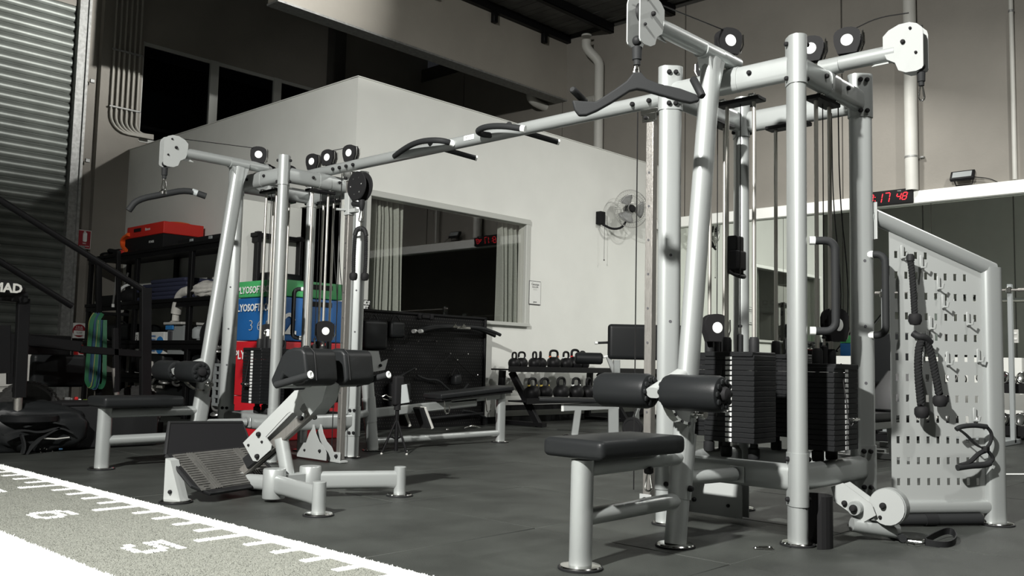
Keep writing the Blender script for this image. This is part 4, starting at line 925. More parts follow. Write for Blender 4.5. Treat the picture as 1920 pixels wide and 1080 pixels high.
obj('lens', B().rbox((WX - .145, 3.90, 3.435), (.006, .24, .09), .002, R=Matrix.Rotation(.5, 3, 'Y'), seg=1), 'grey', fl_)
obj('cord', B().tube(smooth_path([(WX - .08, 3.8, 3.40), (WX - .06, 3.6, 3.36), (WX - .03, 3.5, 3.30)]), .006, 6), 'cable', fl_)
# wall fan
fn_ = thing('wall_fan', (11.24, PY - .1, 3.1), 'round wire-cage wall fan with grey blades and black motor on the white wall', 'fan')
fc_ = Vector((11.62, 8.42, 3.27)); fax = Vector((-.45, -.87, -.05)).normalized()
obj('wall_bracket', B().rbox((11.23, PY - .05, 3.10), (.12, .10, .20), .012), 'plastic', fn_)
obj('arm', B().tube(smooth_path([(11.24, PY - .08, 3.0), (11.35, PY - .2, 2.92), (11.55, 8.5, 2.98), fc_ - fax * .1 - Z * .05]), .018, 10), 'plastic', fn_)
obj('motor', B().lathe([(.03, -.16), (.07, -.14), (.075, -.04), (.05, -.02)], fc_, fax, n=20), 'plastic', fn_)
hb = obj('hub', B().lathe([(.06, -.02), (.062, .03), (.045, .06), (.01, .065)], fc_, fax, n=20), 'plastic', fn_)
qn = fax.to_track_quat('Z', 'Y')
for i in range(3):
    b_ = B(); V = []; 
    for r_i in range(5):
        rr = .06 + r_i * .042; 
        for a_i in range(6):
            aa = i * 2 * PI / 3 + (a_i / 5 - .5) * (1.35 - .12 * abs(r_i - 3)); V.append(fc_ + qn @ Vector((rr * math.cos(aa), rr * math.sin(aa), .012 * (a_i - 2.5))))
    b_.add(V, [(r_i * 6 + a, r_i * 6 + a + 1, (r_i + 1) * 6 + a + 1, (r_i + 1) * 6 + a) for r_i in range(4) for a in range(5)])
    o = obj('blade', b_, 'fan', fn_, sharp=80); md = o.modifiers.new('s', 'SOLIDIFY'); md.thickness = .004
cg_ = B()
cg_.torus(fc_, .295, .008, fax, 40, 6)
for off in (.075, -.06):
    for rr in (.09, .22): cg_.torus(fc_ + fax * off * (1 if rr < .2 else .8), rr, .0035, fax, 30, 5)
    for i in range(48):
        a = 2 * PI * i / 48; cg_.tube([fc_ + fax * off + qn @ Vector((.07 * math.cos(a), .07 * math.sin(a), 0)), fc_ + fax * off * .9 + qn @ Vector((.2 * math.cos(a), .2 * math.sin(a), 0)), fc_ + qn @ Vector((.294 * math.cos(a), .294 * math.sin(a), 0))], .0016, 4, cap=False)
obj('cage', cg_, 'clear', fn_)['kind'] = 'stuff'
obj('pull_cord', B().cyl((11.24, PY - .12, 3.0), (11.24, PY - .12, 2.45), .003, n=5).sphere((11.24, PY - .12, 2.44), .012, 8), 'cable', fn_)
# ---- kettlebells
MESHK = {}
def kb_rack():
    t = thing('kettlebell_rack', (10.2, 8.2, 0), 'black steel two-tier rack holding kettlebells against the white wall', 'rack')
    for z_, y_ in ((.735, 8.42), (.33, 8.10)):
        obj('shelf', B().rbox((10.6, y_, z_), (3.75, .30, .02), .003, seg=1).span((8.75, y_ - .16, z_ - .03), (12.45, y_ - .145, z_ + .045)), 'black', t)
    for xx in (9.0, 10.9, 12.3):
        o = obj('leg_frame', B().rect((xx, 8.62, .72), (xx, 8.66, .03), .09, .06, Y).rect((xx, 8.45, .70), (xx, 7.95, .03), .09, .06, Y).rect((xx, 7.85, .035), (xx, 8.68, .035), .09, .05, X), 'black', t)
    obj('brace', B().span((9.0, 8.62, .18), (12.3, 8.66, .25)), 'black', t)
kb_rack()
def kettlebell(loc, sc, ry, band, label):
    if 'k' not in MESHK:
        b_ = B().lathe([(.045, 0), (.075, .012), (.098, .055), (.102, .095), (.09, .135), (.06, .165), (.03, .175)], (0, 0, 0), n=22); me1 = obj('ball', b_, 'black'); 
        h = B().tube(smooth_path([(-.055, 0, .15), (-.078, 0, .20), (-.062, 0, .262), (.062, 0, .262), (.078, 0, .20), (.055, 0, .15)], 2), .0165, 10); me2 = obj('handle', h, 'black')
        h = B().cyl((-.072, 0, .172), (-.078, 0, .186), .0185, n=12).cyl((.072, 0, .172), (.078, 0, .186), .0185, n=12); me3 = obj('bands', h, 'bands', loc=(0, 0, .18))
        MESHK['k'] = (me1.data, me2.data, me3.data)
        for o in (me1, me2, me3): C.objects.unlink(o)
        MESHK['o'] = [tuple(o.location) for o in (me1, me2, me3)]
        for o in (me1, me2, me3): bpy.data.objects.remove(o)
    t = thing('kettlebell', loc, label, 'kettlebell', 'kettlebells on the two-tier rack'); t.rotation_euler = (0, 0, ry); t.scale = (sc,) * 3
    for nm, me, l_ in zip(('ball', 'handle', 'colour_band'), MESHK['k'], MESHK['o']):
        if nm == 'colour_band' and not band: continue
        o = bpy.data.objects.new(nm, me); C.objects.link(o); o.parent = t; o.location = l_; WP[o.name] = Vector(loc)
        if nm == 'colour_band' and band != 'bands':
            o.material_slots[0].link = 'OBJECT'; o.material_slots[0].material = M[band]
tops = [(964, .82, 1.3, None), (978, .85, .1, 'print'), (1002, .88, 1.2, None), (1013, .9, .75, None), (1038, 1.0, 0, 'bands'), (1061, .95, .25, 'print'), (1078, 1.08, 0.1, 'bandr'), (1092, 1.0, .3, None)]
names = ['leftmost, handle edge-on', 'second from left, with white bands', 'third from left, handle edge-on', 'fourth from left, handle half turned', 'with orange bands, fifth from left', 'with white bands, sixth from left', 'tall one with red bands, seventh from left', 'rightmost, half behind the padded roller']
for (px, sc, rt, bd), nm in zip(tops, names):
    p = at(px, 688, 1, 8.42); kettlebell((p.x, 8.42, .747), sc, rt - .1, bd, 'black kettlebell on the upper tier, ' + nm)
lows = [(998, 1.08, .1, 'bandw'), (1021, 1.08, .1, 'bandw'), (1052, 1.12, .1, None), (1080, 1.1, .1, 'print'), (1103, 1.1, .35, None), (1121, 1.1, .2, None)]
names = ['leftmost with yellow bands', 'second from left with yellow bands', 'largest plain one, third from left', 'fourth from left with white bands', 'fifth from left, handle turned', 'rightmost, half behind the near thigh roller']
for (px, sc, rt, bd), nm in zip(lows, names):
    p = at(px, 740, 1, 8.1); kettlebell((p.x, 8.10, .342), sc, rt, bd, 'black kettlebell on the lower tier, ' + nm)
# ---- padded bench machine behind the near tower (back pad, rollers, frame)
yb = 6.3
t = thing('leg_curl_machine', at(1180, 830, 1, yb), 'light grey machine with a wide black back pad and small roller behind the steel column', 'exercise machine')
n_ = Vector((.728, .685, 0)); 
p0 = at(1190, 640, 1, yb); p0 = Vector(p0)
hm = lambda x, y, d=0: at_pl(x, y, p0 + n_ * d, n_)
sz = (p0 - CAM).dot(Vector(RZ)) / FPX
Rm = Matrix((r_, n_, Z)).transposed()
obj('back_pad', B().rbox(hm(1212, 642), (145 * sz, .12, 66 * sz), .05, R=Rm, seg=4), 'vinyl', t)
obj('side_handle', B().cyl(hm(1118, 643, -.05), hm(1148, 642, .0), .014, n=12), 'grip', t); obj('handle_cap', B().cyl(hm(1115, 643, -.06), hm(1120, 643, -.05), .017, n=12), 'print', t)
ro = obj('ankle_roller', B().lathe([(.05, -.16), (.068, -.14), (.068, .14), (.05, .16)], hm(1104, 672), r_, n=22), 'vinyl', t)
obj('roller_axle', B().cyl(hm(1128, 670), hm(1150, 666), .014), 'print', t)
obj('pad_arm', B().rect(hm(1140, 668, .02), hm(1152, 700, .02), .07, .05, n_), 'white', t)
obj('support_post', B().rect(hm(1156, 675), hm(1156, 745), .085, .075, n_), 'frame', t)
obj('side_rail', B().rect(hm(1057, 764), hm(1160, 760), .085, .06, Z), 'frame', t); obj('rail_cap', B().stad(hm(1055, 757, -.02), hm(1055, 771, -.02), .035, .02, r_), 'print', t)
obj('front_leg', B().rect(hm(1084, 768), hm(1070, 866), .08, .06, r_), 'frame', t)
obj('rear_leg', B().rect(hm(1150, 764), hm(1150, 862), .12, .06, r_), 'frame', t)
obj('foot_beam', B().rect(hm(1075, 822), hm(1150, 818), .05, .06, Z), 'frame', t); 
foot(hm(1068, 868), t, .08)
obj('seat', B().rbox(hm(1085, 750), (150 * sz, .28, .05), .015, R=Rm), 'vinyl', t)
# light low frame bench with wheel behind it
pl_t = thing('weight_disc', at(1186, 820, 1, 6.0), 'black round weight plate leaning near the base of the steel column', 'weight plate')
wc = at(1186, 802, 1, 6.0)
obj('disc', B().lathe([(.03, -.02), (.11, -.022), (.118, -.012), (.118, .012), (.11, .022), (.03, .02)], wc, (-.9, -.3, 0), n=30), 'plastic', pl_t)
obj('disc_ring', B().torus(wc + Vector((-.02, -.007, 0)), .09, .006, (-.9, -.3, 0), 28, 6), 'rubber', pl_t)
t = thing('flat_bench', (8.3, 6.6, 0), 'light silver bench frame standing behind the near weight stacks', 'exercise bench')
obj('diagonal_leg', B().rect(at(1175, 822, 1, 6.8), at(1198, 762, 1, 6.8), .05, .04, Z), 'frame', t); obj('floor_bar', B().cyl(at(1175, 824, 1, 6.8), at(1215, 824, 1, 6.8), .025), 'frame', t)
obj('end_loop', B().stad(at(1195, 765, 1, 6.8), at(1195, 790, 1, 6.8), .06, .03, X), 'frame', t)
# ---- dumbbell rack along the mirror wall
t = thing('dumbbell_rack', (12.3, 3.6, 0), 'black three-tier dumbbell rack standing against the mirrored right wall', 'rack')
for z_, x_ in ((.66, 12.42), (.16, 12.30), (-1, 0)):
    if z_ > 0: obj('shelf', B().rbox((x_, 3.9, z_), (.42, 4.4, .025), .004, R=Matrix.Rotation(.12, 3, 'Y'), seg=1).span((x_ - .235, 1.7, z_ - .07), (x_ - .20, 6.1, z_ + .045)), 'black', t)
for y_ in (1.8, 4.0, 5.95): obj('upright', B().rect((12.25, y_, .02), (12.55, y_, .75), .08, .06, X).rect((12.05, y_, .03), (12.75, y_, .03), .08, .05, Y), 'black', t)
DB = {}
def dumbbell(loc, sc, label):
    if not DB:
        pr = []
        for s in (-1, 1):
            pr.append([(.02, s * .06), (.062, s * .065), (.07, s * .075), (.07, s * .15), (.062, s * .158), (.055, s * .16), (.05, s * .157), (.0, s * .157)])
        hs = []
        for i, s in enumerate((-1, 1)):
            o = obj('dumbbell_head', B().lathe(pr[i], (0, 0, 0), (1, 0, 0), n=24), 'chrome'); hs.append((o.data, tuple(o.location), 'dumbbell_head')); C.objects.unlink(o)
            o = obj('rubber_band', B().lathe([(.071, s * .095), (.0735, s * .10), (.0735, s * .13), (.071, s * .135)], (0, 0, 0), (1, 0, 0), n=24), 'rubber'); hs.append((o.data, tuple(o.location), 'rubber_band')); C.objects.unlink(o)
        o = obj('hand_grip', B().lathe([(.014, -.065), (.018, -.02), (.018, .02), (.014, .065)], (0, 0, 0), (1, 0, 0), n=14), 'brush'); hs.append((o.data, tuple(o.location), 'hand_grip')); C.objects.unlink(o)
        DB['m'] = [(a, b_, n) for a, b_, n in hs]; DB['z'] = [(-.11), 0]
    t = thing('dumbbell', loc, label, 'dumbbell', 'chrome dumbbells along the mirror wall'); t.scale = (sc,) * 3; t.rotation_euler = (0, .12, 0)
    for i, (me, l_, nm) in enumerate(DB['m']):
        o = bpy.data.objects.new(nm, me); C.objects.link(o); o.parent = t
        # meshes were centred on z-min: rebuild their offset on the axis
        o.location = (l_[0], l_[1], l_[2]); WP[o.name] = Vector(loc)
for k_, (z_, x_, sc) in enumerate(((.755, 12.40, 1.1), (.26, 12.28, 1.2))):
    yy = [5.35, 5.05, 4.78] + [3.55, 3.32, 3.10, 2.85, 2.6, 2.35] + [4.5, 4.2, 3.9]
    nm = ['behind the perforated panel, farthest', 'second farthest behind the perforated panel', 'in the gap between near tower and perforated panel', 'just right of the panel upright', 'second right of the panel upright', 'at the right edge of the frame', 'beyond the right edge', 'farther beyond the right edge', 'last of the row', 'seen through the panel slots, first', 'seen through the panel slots, second', 'seen through the panel slots, third']
    for y_, n2 in zip(yy, nm):
        if y_ < 2.7: continue
        dumbbell((x_, y_, z_), sc, 'chrome dumbbell on the %s tier, ' % ('upper' if k_ == 0 else 'lower') + n2)
# dark flat benches between the near tower and the rack
for xx, yy, lb in ((9.6, 3.75, 'black flat bench between the near tower and the dumbbell rack'), (8.2, 3.3, 'low black bench glimpsed behind the near tower foot')):
    t = thing('flat_bench', (xx, yy, 0), lb, 'exercise bench')
    obj('seat_pad', B().rbox((xx, yy, .42), (1.1, .30, .07), .02), 'vinyl', t)
    obj('backrest', B().rbox((xx + .45, yy, .62), (.75, .30, .07), .02, R=Matrix.Rotation(-.5, 3, 'Y')), 'vinyl', t)
    for s in (-1, 1): obj('leg', B().rect((xx + s * .42, yy, .38), (xx + s * .5, yy, .04), .06, .05, Y).rect((xx + s * .5, yy - .22, .03), (xx + s * .5, yy + .22, .03), .06, .05, Z), 'white', t)
    obj('spine', B().rect((xx - .45, yy, .33), (xx + .45, yy, .33), .07, .05, Z), 'frame', t)
ic = at(1668, 650, 0, 11.5)  # bench added to cover the plyo boxes' reflection in the mirror
t = thing('mirror_screen_bench', (11.5, ic.y, 0), 'black incline bench added before the mirror to hide reflected boxes, in the gap left of the perforated panel', 'exercise bench')
obj('backrest', B().rbox((11.5, ic.y, .98), (.10, .62, .62), .03, seg=3), 'vinyl', t)
obj('seat_pad', B().rbox((11.2, ic.y, .46), (.45, .34, .08), .025), 'vinyl', t)
obj('spine', B().rect((11.0, ic.y, .10), (11.62, ic.y, .70), .07, .06, Y).rect((11.58, ic.y, .05), (11.58, ic.y, .95), .07, .06, Y), 'black', t)
obj('foot_bar', B().rect((11.58, ic.y - .3, .035), (11.58, ic.y + .3, .035), .07, .06, Z).rect((11.0, ic.y - .2, .035), (11.0, ic.y + .2, .035), .07, .06, Z).rect((11.0, ic.y, .05), (11.58, ic.y, .05), .06, .05, Z), 'black', t)
b0, b1 = at(1641, 550, 0, 11.9), at(1935, 543, 0, 11.9)
t = thing('barbell_rack', (11.9, (b0.y + b1.y) / 2, 0), 'grey barbell stand with a long steel bar seen behind the perforated panel', 'rack')
obj('barbell', B().cyl(b0, b1, .014, n=12).cyl(b0, b0.lerp(b1, .04), .024, n=12).cyl(b0.lerp(b1, .92), b1, .024, n=12), 'brush', t)
for px in (1656, 1893):
    q = at(px, 560, 0, 11.9); hz = b0.z
    obj('upright', B().rect((11.92, q.y, .02), (11.92, q.y, hz + .05), .07, .05, X), 'grey', t); obj('bar_hook', B().rbox((11.88, q.y, hz - .02), (.06, .06, .07), .008, seg=1), 'chrome', t)
    obj('base_foot', B().rect((11.5, q.y, .03), (12.15, q.y, .03), .06, .05, Z), 'grey', t)
obj('base_tie', B().rect((12.1, at(1656, 560, 0, 11.9).y, .04), (12.1, at(1893, 560, 0, 11.9).y, .04), .06, .05, Z), 'grey', t)
# ================================================================ BLACK MESH BOARD in front of the room wall
t = thing('mesh_board', (7.6, 8.62, 0), 'black perforated storage board with hung attachments below the room window', 'storage board')
obj('sheet', B().rbox((7.61, 8.63, .70), (2.08, .02, 1.40), .004, seg=1), 'black', t)
obj('frame', B().rect((6.58, 8.62, .0), (6.58, 8.62, 1.41), .04, .05, X).rect((8.64, 8.62, .0), (8.64, 8.62, 1.41), .04, .05, X).rect((6.58, 8.62, 1.40), (8.64, 8.62, 1.40), .03, .05, Z), 'black', t)
gb = B()
for i in range(52):
    for j in range(34):
        xx = 6.64 + i * .039 + (.0195 if j % 2 else 0); zz = .04 + j * .04
        gb.add([(xx + .006 * a, 8.6185, zz + .006 * c_) for a, c_ in ((0, -1), (1, 0), (0, 1), (-1, 0))], [(0, 1, 2, 3)])
o = mk('mesh_perforation', gb.v, gb.f, mat('mesh_glint', (.055, .055, .05), .5, .3), t); o['kind'] = 'stuff'
m8 = lambda x, y, d=8.58: at(x, y, 1, d)
def curvebar(name, pts, r, m_, label, cat, d=8.5, extra=None, group=None):
    o = thing(name, m8(*pts[0], d), label, cat, group); obj('bar', B().tube(smooth_path([m8(x, y, d) for x, y in pts], 2), r, 12), m_, o)
    if extra: extra(o)
    return o
def caps(o):
    for x, y in ((776, 621), (788, 621)): obj('end_cap', B().cyl(m8(x - 1, y, 8.33), m8(x + 3, y, 8.45), .024, n=12), 'print', o)
def fit(o): obj('hanger_plates', B().prism([(0, 0), (.05, .05), (.1, 0)], m8(848, 614, 8.36), X, Z, .01).prism([(0, 0), (.05, .05), (.1, 0)], m8(864, 614, 8.36), X, Z, .01).cyl(m8(855, 615, 8.4), m8(880, 616, 8.4), .024), 'chrome', o)
curvebar('lat_bar', [(788, 621), (815, 614), (860, 613), (900, 614), (925, 622), (938, 628)], .022, 'grip', 'long black lat bar with chrome hangers hung across the top of the mesh board', 'pulldown bar', 8.44, fit)
curvebar('lat_bar', [(776, 621), (805, 613), (845, 611), (890, 614), (915, 624), (928, 630)], .022, 'grip', 'second long black lat bar hung just behind the first on the mesh board', 'pulldown bar', 8.54, caps)
for i, (x, y, w_, h, nm, lb) in enumerate(((700, 628, .36, .34, 'bag', 'dark cloth bag hanging at upper left of the mesh board'), (742, 618, .22, .2, 'bag', 'small dark pouch hanging beside the larger bag on the mesh board'), (748, 740, .3, .3, 'bag', 'dark hanging sack at lower middle of the mesh board'), (855, 712, .12, .14, 'bag', 'tiny dark pouch hung right of centre on the mesh board'))):
    c_ = m8(x, y, 8.54); o = thing('cloth_bag', c_ - Z * h / 2, lb, 'bag'); bb = obj('bag_body', B().rbox(c_, (w_, .12, h), .045, seg=3), 'vinyl', o); obj('bag_strap', B().tube(smooth_path([c_ + Vector((-.08, 0, h / 2 - .02)), c_ + Vector((0, .02, h / 2 + .1)), c_ + Vector((.08, 0, h / 2 - .02))]), .008, 6), 'rubber', o)
hooks = [(711, 614), (746, 613), (730, 656), (770, 692), (848, 675), (835, 663), (868, 664), (775, 640), (845, 706), (809, 640), (886, 703), (700, 689)]
for i, (x, y) in enumerate(hooks):
    c_ = m8(x, y, 8.61); obj('peg_hook', B().cyl(c_, c_ - Y * .09, .006, n=6).sphere(c_ - Y * .09, .013, 8), 'chrome', t)
for i, (P, r, lb) in enumerate((([(782, 704), (800, 712), (822, 712), (838, 728), (850, 736), (865, 735), (878, 720)], .014, 'black curved strap handle hung low on the mesh board'), ([(700, 600), (688, 640), (694, 690)], .010, 'black cable loop at the left edge of the mesh board'), ([(778, 690), (750, 705), (735, 728)], .016, 'slim dark bar leaning across the mesh board'), ([(845, 665), (815, 690), (806, 712)], .005, 'thin chain hanging left of centre on the mesh board'), ([(845, 665), (880, 700), (900, 712)], .005, 'thin chain hanging right of centre on the mesh board'), ([(868, 770), (890, 773), (910, 783)], .016, 'short black handle bar at lower right of the mesh board'), ([(800, 785), (850, 780), (905, 775)], .018, 'black straight bar near the foot of the mesh board'))):
    o = thing('hanging_handle', m8(*P[0], 8.56), lb, 'handle'); obj('bar', B().tube(smooth_path([m8(x, y, 8.56) for x, y in P], 2), r, 8), 'grip' if r > .008 else 'black', o)
for i, (x0, x1, y) in enumerate(((660, 720, 818), (735, 775, 815), (870, 900, 803), (825, 850, 810))):
    o = thing('bar_handle', at(x0, y, 1, 8.3), ['chrome handle lying at the left foot of the mesh board', 'second chrome handle lying at the foot of the mesh board', 'chrome handle near the right foot of the mesh board', 'short steel handle left of the right foot of the mesh board'][i], 'handle'); obj('bar', B().tube(smooth_path([at(x0, y, 1, 8.3), at((x0 + x1) / 2, y - 5, 1, 8.25), at(x1, y, 1, 8.3)]), .016, 10), 'chrome', o)
tag(obj('sill_clip', B().rbox(at(797, 594, 1, 8.62), (.12, .05, .04), .006).rbox(at(785, 593, 1, 8.62), (.05, .06, .07), .01).rbox(at(808, 594, 1, 8.62), (.05, .06, .07), .01), 'plastic'), 'small black and white clip device on top of the mesh board', 'clip')
# ================================================================ LEFT BACKGROUND
# soft plyo boxes
bx0, bx1, by0, by1 = 5.02, 5.80, 7.90, 8.72
t = thing('plyo_box', (5.4, 8.3, 0), 'red soft plyo box at the bottom of the coloured stack behind the far tower', 'plyo box', 'stacked soft plyo boxes')
def plyo(z0, z1, m_, t, o=0):
    obj('foam_block', B().rbox(((bx0 + bx1) / 2 + o, (by0 + by1) / 2, (z0 + z1) / 2), (bx1 - bx0, by1 - by0, z1 - z0 - .006), .014), m_, t)
    obj('velcro_strip', B().rbox(((bx0 + bx1) / 2 + .13, by0 - .004, z1 - .055), (.24, .008, .05), .002, seg=1), 'rubber', t)
plyo(.42, .985, 'red', t)
obj('foam_base', B().rbox(((bx0 + bx1) / 2, (by0 + by1) / 2, .21), (bx1 - bx0, by1 - by0, .415), .014), 'red', t)
text('lettering', 'PLYOSOFTBOX', .125, (bx0 - .012, 8.66, .80), -Y, Z, 'print', t, bold=.002)
text('lettering', '3', .30, (bx0 + .02, by0 - .012, .60), X, Z, 'print', t, bold=.006); text('lettering', '06', .30, (bx0 + .02, by0 - .012, .66), X, Z, 'print', t, bold=.006) if False else None
t = thing('plyo_box', (5.4, 8.3, .985), 'blue soft plyo box with a white number 2 in the middle of the coloured stack', 'plyo box', 'stacked soft plyo boxes')
plyo(.985, 1.43, 'blue', t, -.0)
text('lettering', 'PLYOSOFTBOX', .105, (bx0 - .012, 8.70, 1.29), -Y, Z, 'print', t, bold=.002)
for k_, ch in enumerate('360'): text('outline_numeral', ch, .16, (bx0 - .012, 8.42 - k_ * .16, 1.09), -Y, Z, 'lgrey', t, bold=-.004, sx=1.3)
text('lettering', '2', .30, (bx0 + .07, by0 - .012, 1.06), X, Z, 'print', t, bold=.004)
t = thing('plyo_box', (5.4, 8.3, 1.43), 'green soft plyo box on top of the coloured stack behind the far tower', 'plyo box', 'stacked soft plyo boxes')
plyo(1.43, 1.605, 'green', t)
text('lettering', 'PLYOSOFTBOX', .10, (bx0 - .012, 8.66, 1.475), -Y, Z, 'print', t, bold=.002)
# ---- black shelving along the side wall
SX = 5.85
t = thing('storage_shelving', (6.15, 11.6, 0), 'long black steel shelving unit against the side wall, loaded with kit', 'shelving')
for yy in (9.75, 11.35, 12.95, 14.55):
    for xx in (SX + .03, 6.47): obj('post', B().rect((xx, yy, 0), (xx, yy, 2.33), .095, .05, Y), 'black', t)
for z_ in (2.29, 1.56, 1.0, .52): obj('shelf', B().rbox((6.17, 12.15, z_), (.68, 4.9, .05), .005, seg=1).span((SX, 9.7, z_ - .09), (SX + .025, 14.6, z_ + .02)), 'black', t)
sh = lambda x, y: at(x, y, 0, SX + .05)
# top: red foam box on black case, hi-vis vest, black cases
t = thing('foam_box', (6.17, 12.7, 2.33), 'low red foam box lying on top of the black shelving', 'foam box')
obj('body', B().rbox((6.18, 12.78, 2.60), (.60, 1.15, .17), .012), 'bagred', t); obj('handle_slot', B().rbox((5.874, 13.0, 2.62), (.012, .22, .05), .004, seg=1), 'rubber', t)
text('lettering', 'fitness', .06, (5.872, 12.75, 2.59), -Y, Z, 'print', t)
t = thing('black_case', (6.17, 12.7, 2.315), 'flat black case with a small white nameplate under the red foam box', 'case')
obj('body', B().rbox((6.18, 12.78, 2.415), (.62, 1.2, .19), .012), 'plastic', t); text('lettering', 'FITNESS', .045, (5.865, 12.6, 2.40), -Y, Z, 'print', t)
t = thing('black_case', (6.15, 11.0, 2.315), 'long dark case on the right end of the top shelf', 'case')
obj('body', B().rbox((6.17, 10.95, 2.35), (.55, 1.7, .07), .012), 'plastic', t); 
for yy in (10.9, 11.4): obj('latch', B().rbox((5.885, yy, 2.35), (.02, .08, .04), .004, seg=1), 'grey', t)
t = thing('vest', (6.0, 13.6, 2.32), 'crumpled bright orange vest hanging off the left end of the top shelf', 'vest')
V_ = [sh(234, 470), sh(230, 455), sh(236, 444), sh(247, 440)]
obj('fold', B().tube(smooth_path([sh(246, 440), sh(233, 450), sh(234, 462), sh(243, 472)], 2), 1, prof=[(.06, -.02), (.07, .02), (.0, .035), (-.07, .02), (-.06, -.02), (0, -.03)], side=X), 'orange', t)
obj('fold', B().sphere(sh(234, 474), .09, 10, (1.2, 1.4, .5)), 'bagred', t)
t = thing('vest', (6.2, 12.6, 2.69), 'bright orange cloth lying flat on the red foam box', 'vest'); obj('cloth', B().sphere((6.2, 12.55, 2.69), .32, 16, (.7, 1, .12)), 'orange', t); obj('dark_band', B().sphere((6.2, 12.85, 2.685), .24, 14, (.7, 1, .13)), 'grey', t)
t = thing('strap_bundle', (6.05, 14.1, 2.32), 'small black strap bundle at the far left of the top shelf', 'strap')
obj('coil', B().torus((6.0, 14.0, 2.37), .09, .03, (.3, 0, 1), 18, 6).torus((6.0, 14.25, 2.35), .1, .02, (0, .2, 1), 18, 6).box((5.95, 13.75, 2.36), (.1, .2, .07)), 'rubber', t)
# second level: rolled navy mats, white hoodie, box with label
for i, (y_, z_, r_0, lb) in enumerate(((12.2, 1.79, .14, 'dark navy folded exercise mats at the back of the second shelf'), (12.1, 1.67, .11, 'lower dark folded mat under the navy mats on the second shelf'))):
    o = thing('exercise_mat', (6.1, y_, z_ - r_0), lb, 'mat')
    for k_ in range(3): obj('roll', B().rbox((6.12, y_ - .1 * k_, z_ - .06 + k_ * .055), (.5, 1.6 - .3 * k_, .06), .028), 'navy', o)
t = thing('hoodie', (5.95, 11.2, 1.6), 'crumpled off-white hoodie with a sleeve hanging over the edge of the second shelf', 'clothing')
hb_ = bmesh.new(); bmesh.ops.create_icosphere(hb_, subdivisions=4, radius=1)
for v_ in hb_.verts:
    n1 = math.sin(v_.co.x * 7 + v_.co.y * 5) * .06 + math.sin(v_.co.y * 17 + v_.co.z * 9) * .07 + math.sin(v_.co.z * 13 - v_.co.x * 11) * .06
    v_.co = Vector((6.05 + v_.co.x * .2 * (1 + n1), 11.0 + v_.co.y * .55 * (1 + n1), 1.68 + v_.co.z * .12 * (1 + n1 * 2.2)))
hb_.verts.index_update(); o = mk('hoodie_body', [v_.co[:] for v_ in hb_.verts], [[v_.index for v_ in f_.verts] for f_ in hb_.faces], 'jacket', t, sharp=180); hb_.free()
obj('sleeve', B().tube(smooth_path([sh(352, 545), sh(338, 552), sh(331, 570), sh(329, 588)], 3), [.07 + .012 * math.sin(i * 1.9) for i in range(26)], 12) if False else B().tube(smooth_path([sh(356, 545), sh(340, 550), sh(333, 570), sh(330, 588)], 2), .068, 12).tube([sh(330, 586), sh(329, 602)], [.045, .05], 10).sphere(sh(326, 607), .06, 10, (1, 1.3, .8)), 'jacket', t)
t = thing('hoodie', sh(418, 552), 'small white rag bunched at the right end of the second shelf beside the blue box', 'clothing', None); obj('rag', B().sphere(sh(420, 548), .11, 10, (.8, 1, 1)).sphere(sh(419, 556), .09, 8), 'jacket', t)
t['category'] = 'rag'
t = thing('small_box', sh(200, 570), 'small black box with white label on the second shelf left end', 'box')
obj('body', B().rbox(sh(205, 565) + Vector((.1, 0, 0)), (.25, .6, .18), .02), 'rubber', t); obj('label', B().rbox(sh(187, 571) - Vector((.03, 0, 0)), (.006, .2, .1), .001, seg=1), 'print', t)
obj('lime_tag', B().rbox(sh(202, 572) - Vector((.03, 0, 0)), (.006, .16, .05), .001, seg=1), 'bandy', t)
t = thing('helmet', sh(232, 556), 'black helmet-like shape with white stripe on the second shelf', 'helmet'); obj('shell', B().sphere(sh(236, 556) + Vector((.1, 0, 0)), .18, 14, (1, 1.2, .7)), 'plastic', t); obj('stripe', B().torus(sh(236, 556) + Vector((.08, 0, .0)), .185, .02, (.2, 1, .2), 20, 6), 'print', t)
# third level: tissue cartons, grey water cooler box, ball
t = thing('carton', sh(285, 655), 'white and blue printed carton on the third shelf beside the grey box', 'box')
c_ = sh(288, 643); ob = obj('body', B().rbox(c_ + Vector((.12, 0, 0)), (.26, .62, .30), .006, seg=1), 'paper', t)
for k_ in range(5): text('lettering', 'NEVER SMALL WORLD', .038, (5.885, 12.62, c_.z + .08 - k_ * .05), -Y, Z, 'blue', t, sx=.9)
text('lettering', 'HELLO', .09, (5.885, 12.98, c_.z + .12), -Z, -Y, 'ink', t)
obj('blue_spot', B().lathe([(.12, 0), (.12, .003)], (5.888, 12.15, c_.z - .03), (-1, 0, 0), n=24), 'bluep', t)
t = thing('carton', sh(260, 655), 'slim white printed carton standing at the left of the third shelf', 'box'); c_ = sh(259, 643); obj('body', B().rbox(c_ + Vector((.1, 0, 0)), (.24, .12, .30), .005, seg=1), 'paper', t); text('lettering', 'DRINK', .07, c_ + Vector((-.025, .03, .12)), -Z, -Y, 'ink', t)
t = thing('storage_bin', sh(328, 655), 'grey plastic bin with a blue clip lid on the third shelf', 'bin')
c_ = sh(327, 636); obj('body', B().prism([(-.19, -.20), (.19, -.20), (.22, .20), (-.22, .20)], c_ + Vector((.16, -.05, 0)), Y, Z, .36), 'grey', t); obj('lid', B().rbox(c_ + Vector((.14, -.05, .21)), (.42, .50, .035), .01), 'lgrey', t)
obj('blue_clip', B().rbox(c_ + Vector((-.035, .08, .17)), (.02, .22, .09), .012), 'bluep', t); obj('label', B().rbox(c_ + Vector((-.035, .06, -.0)), (.012, .10, .22), .003, seg=1), 'ink', t)
obj('red_dot', B().rbox(c_ + Vector((-.043, .05, -.09)), (.006, .04, .03), .001, seg=1), 'exred', t)
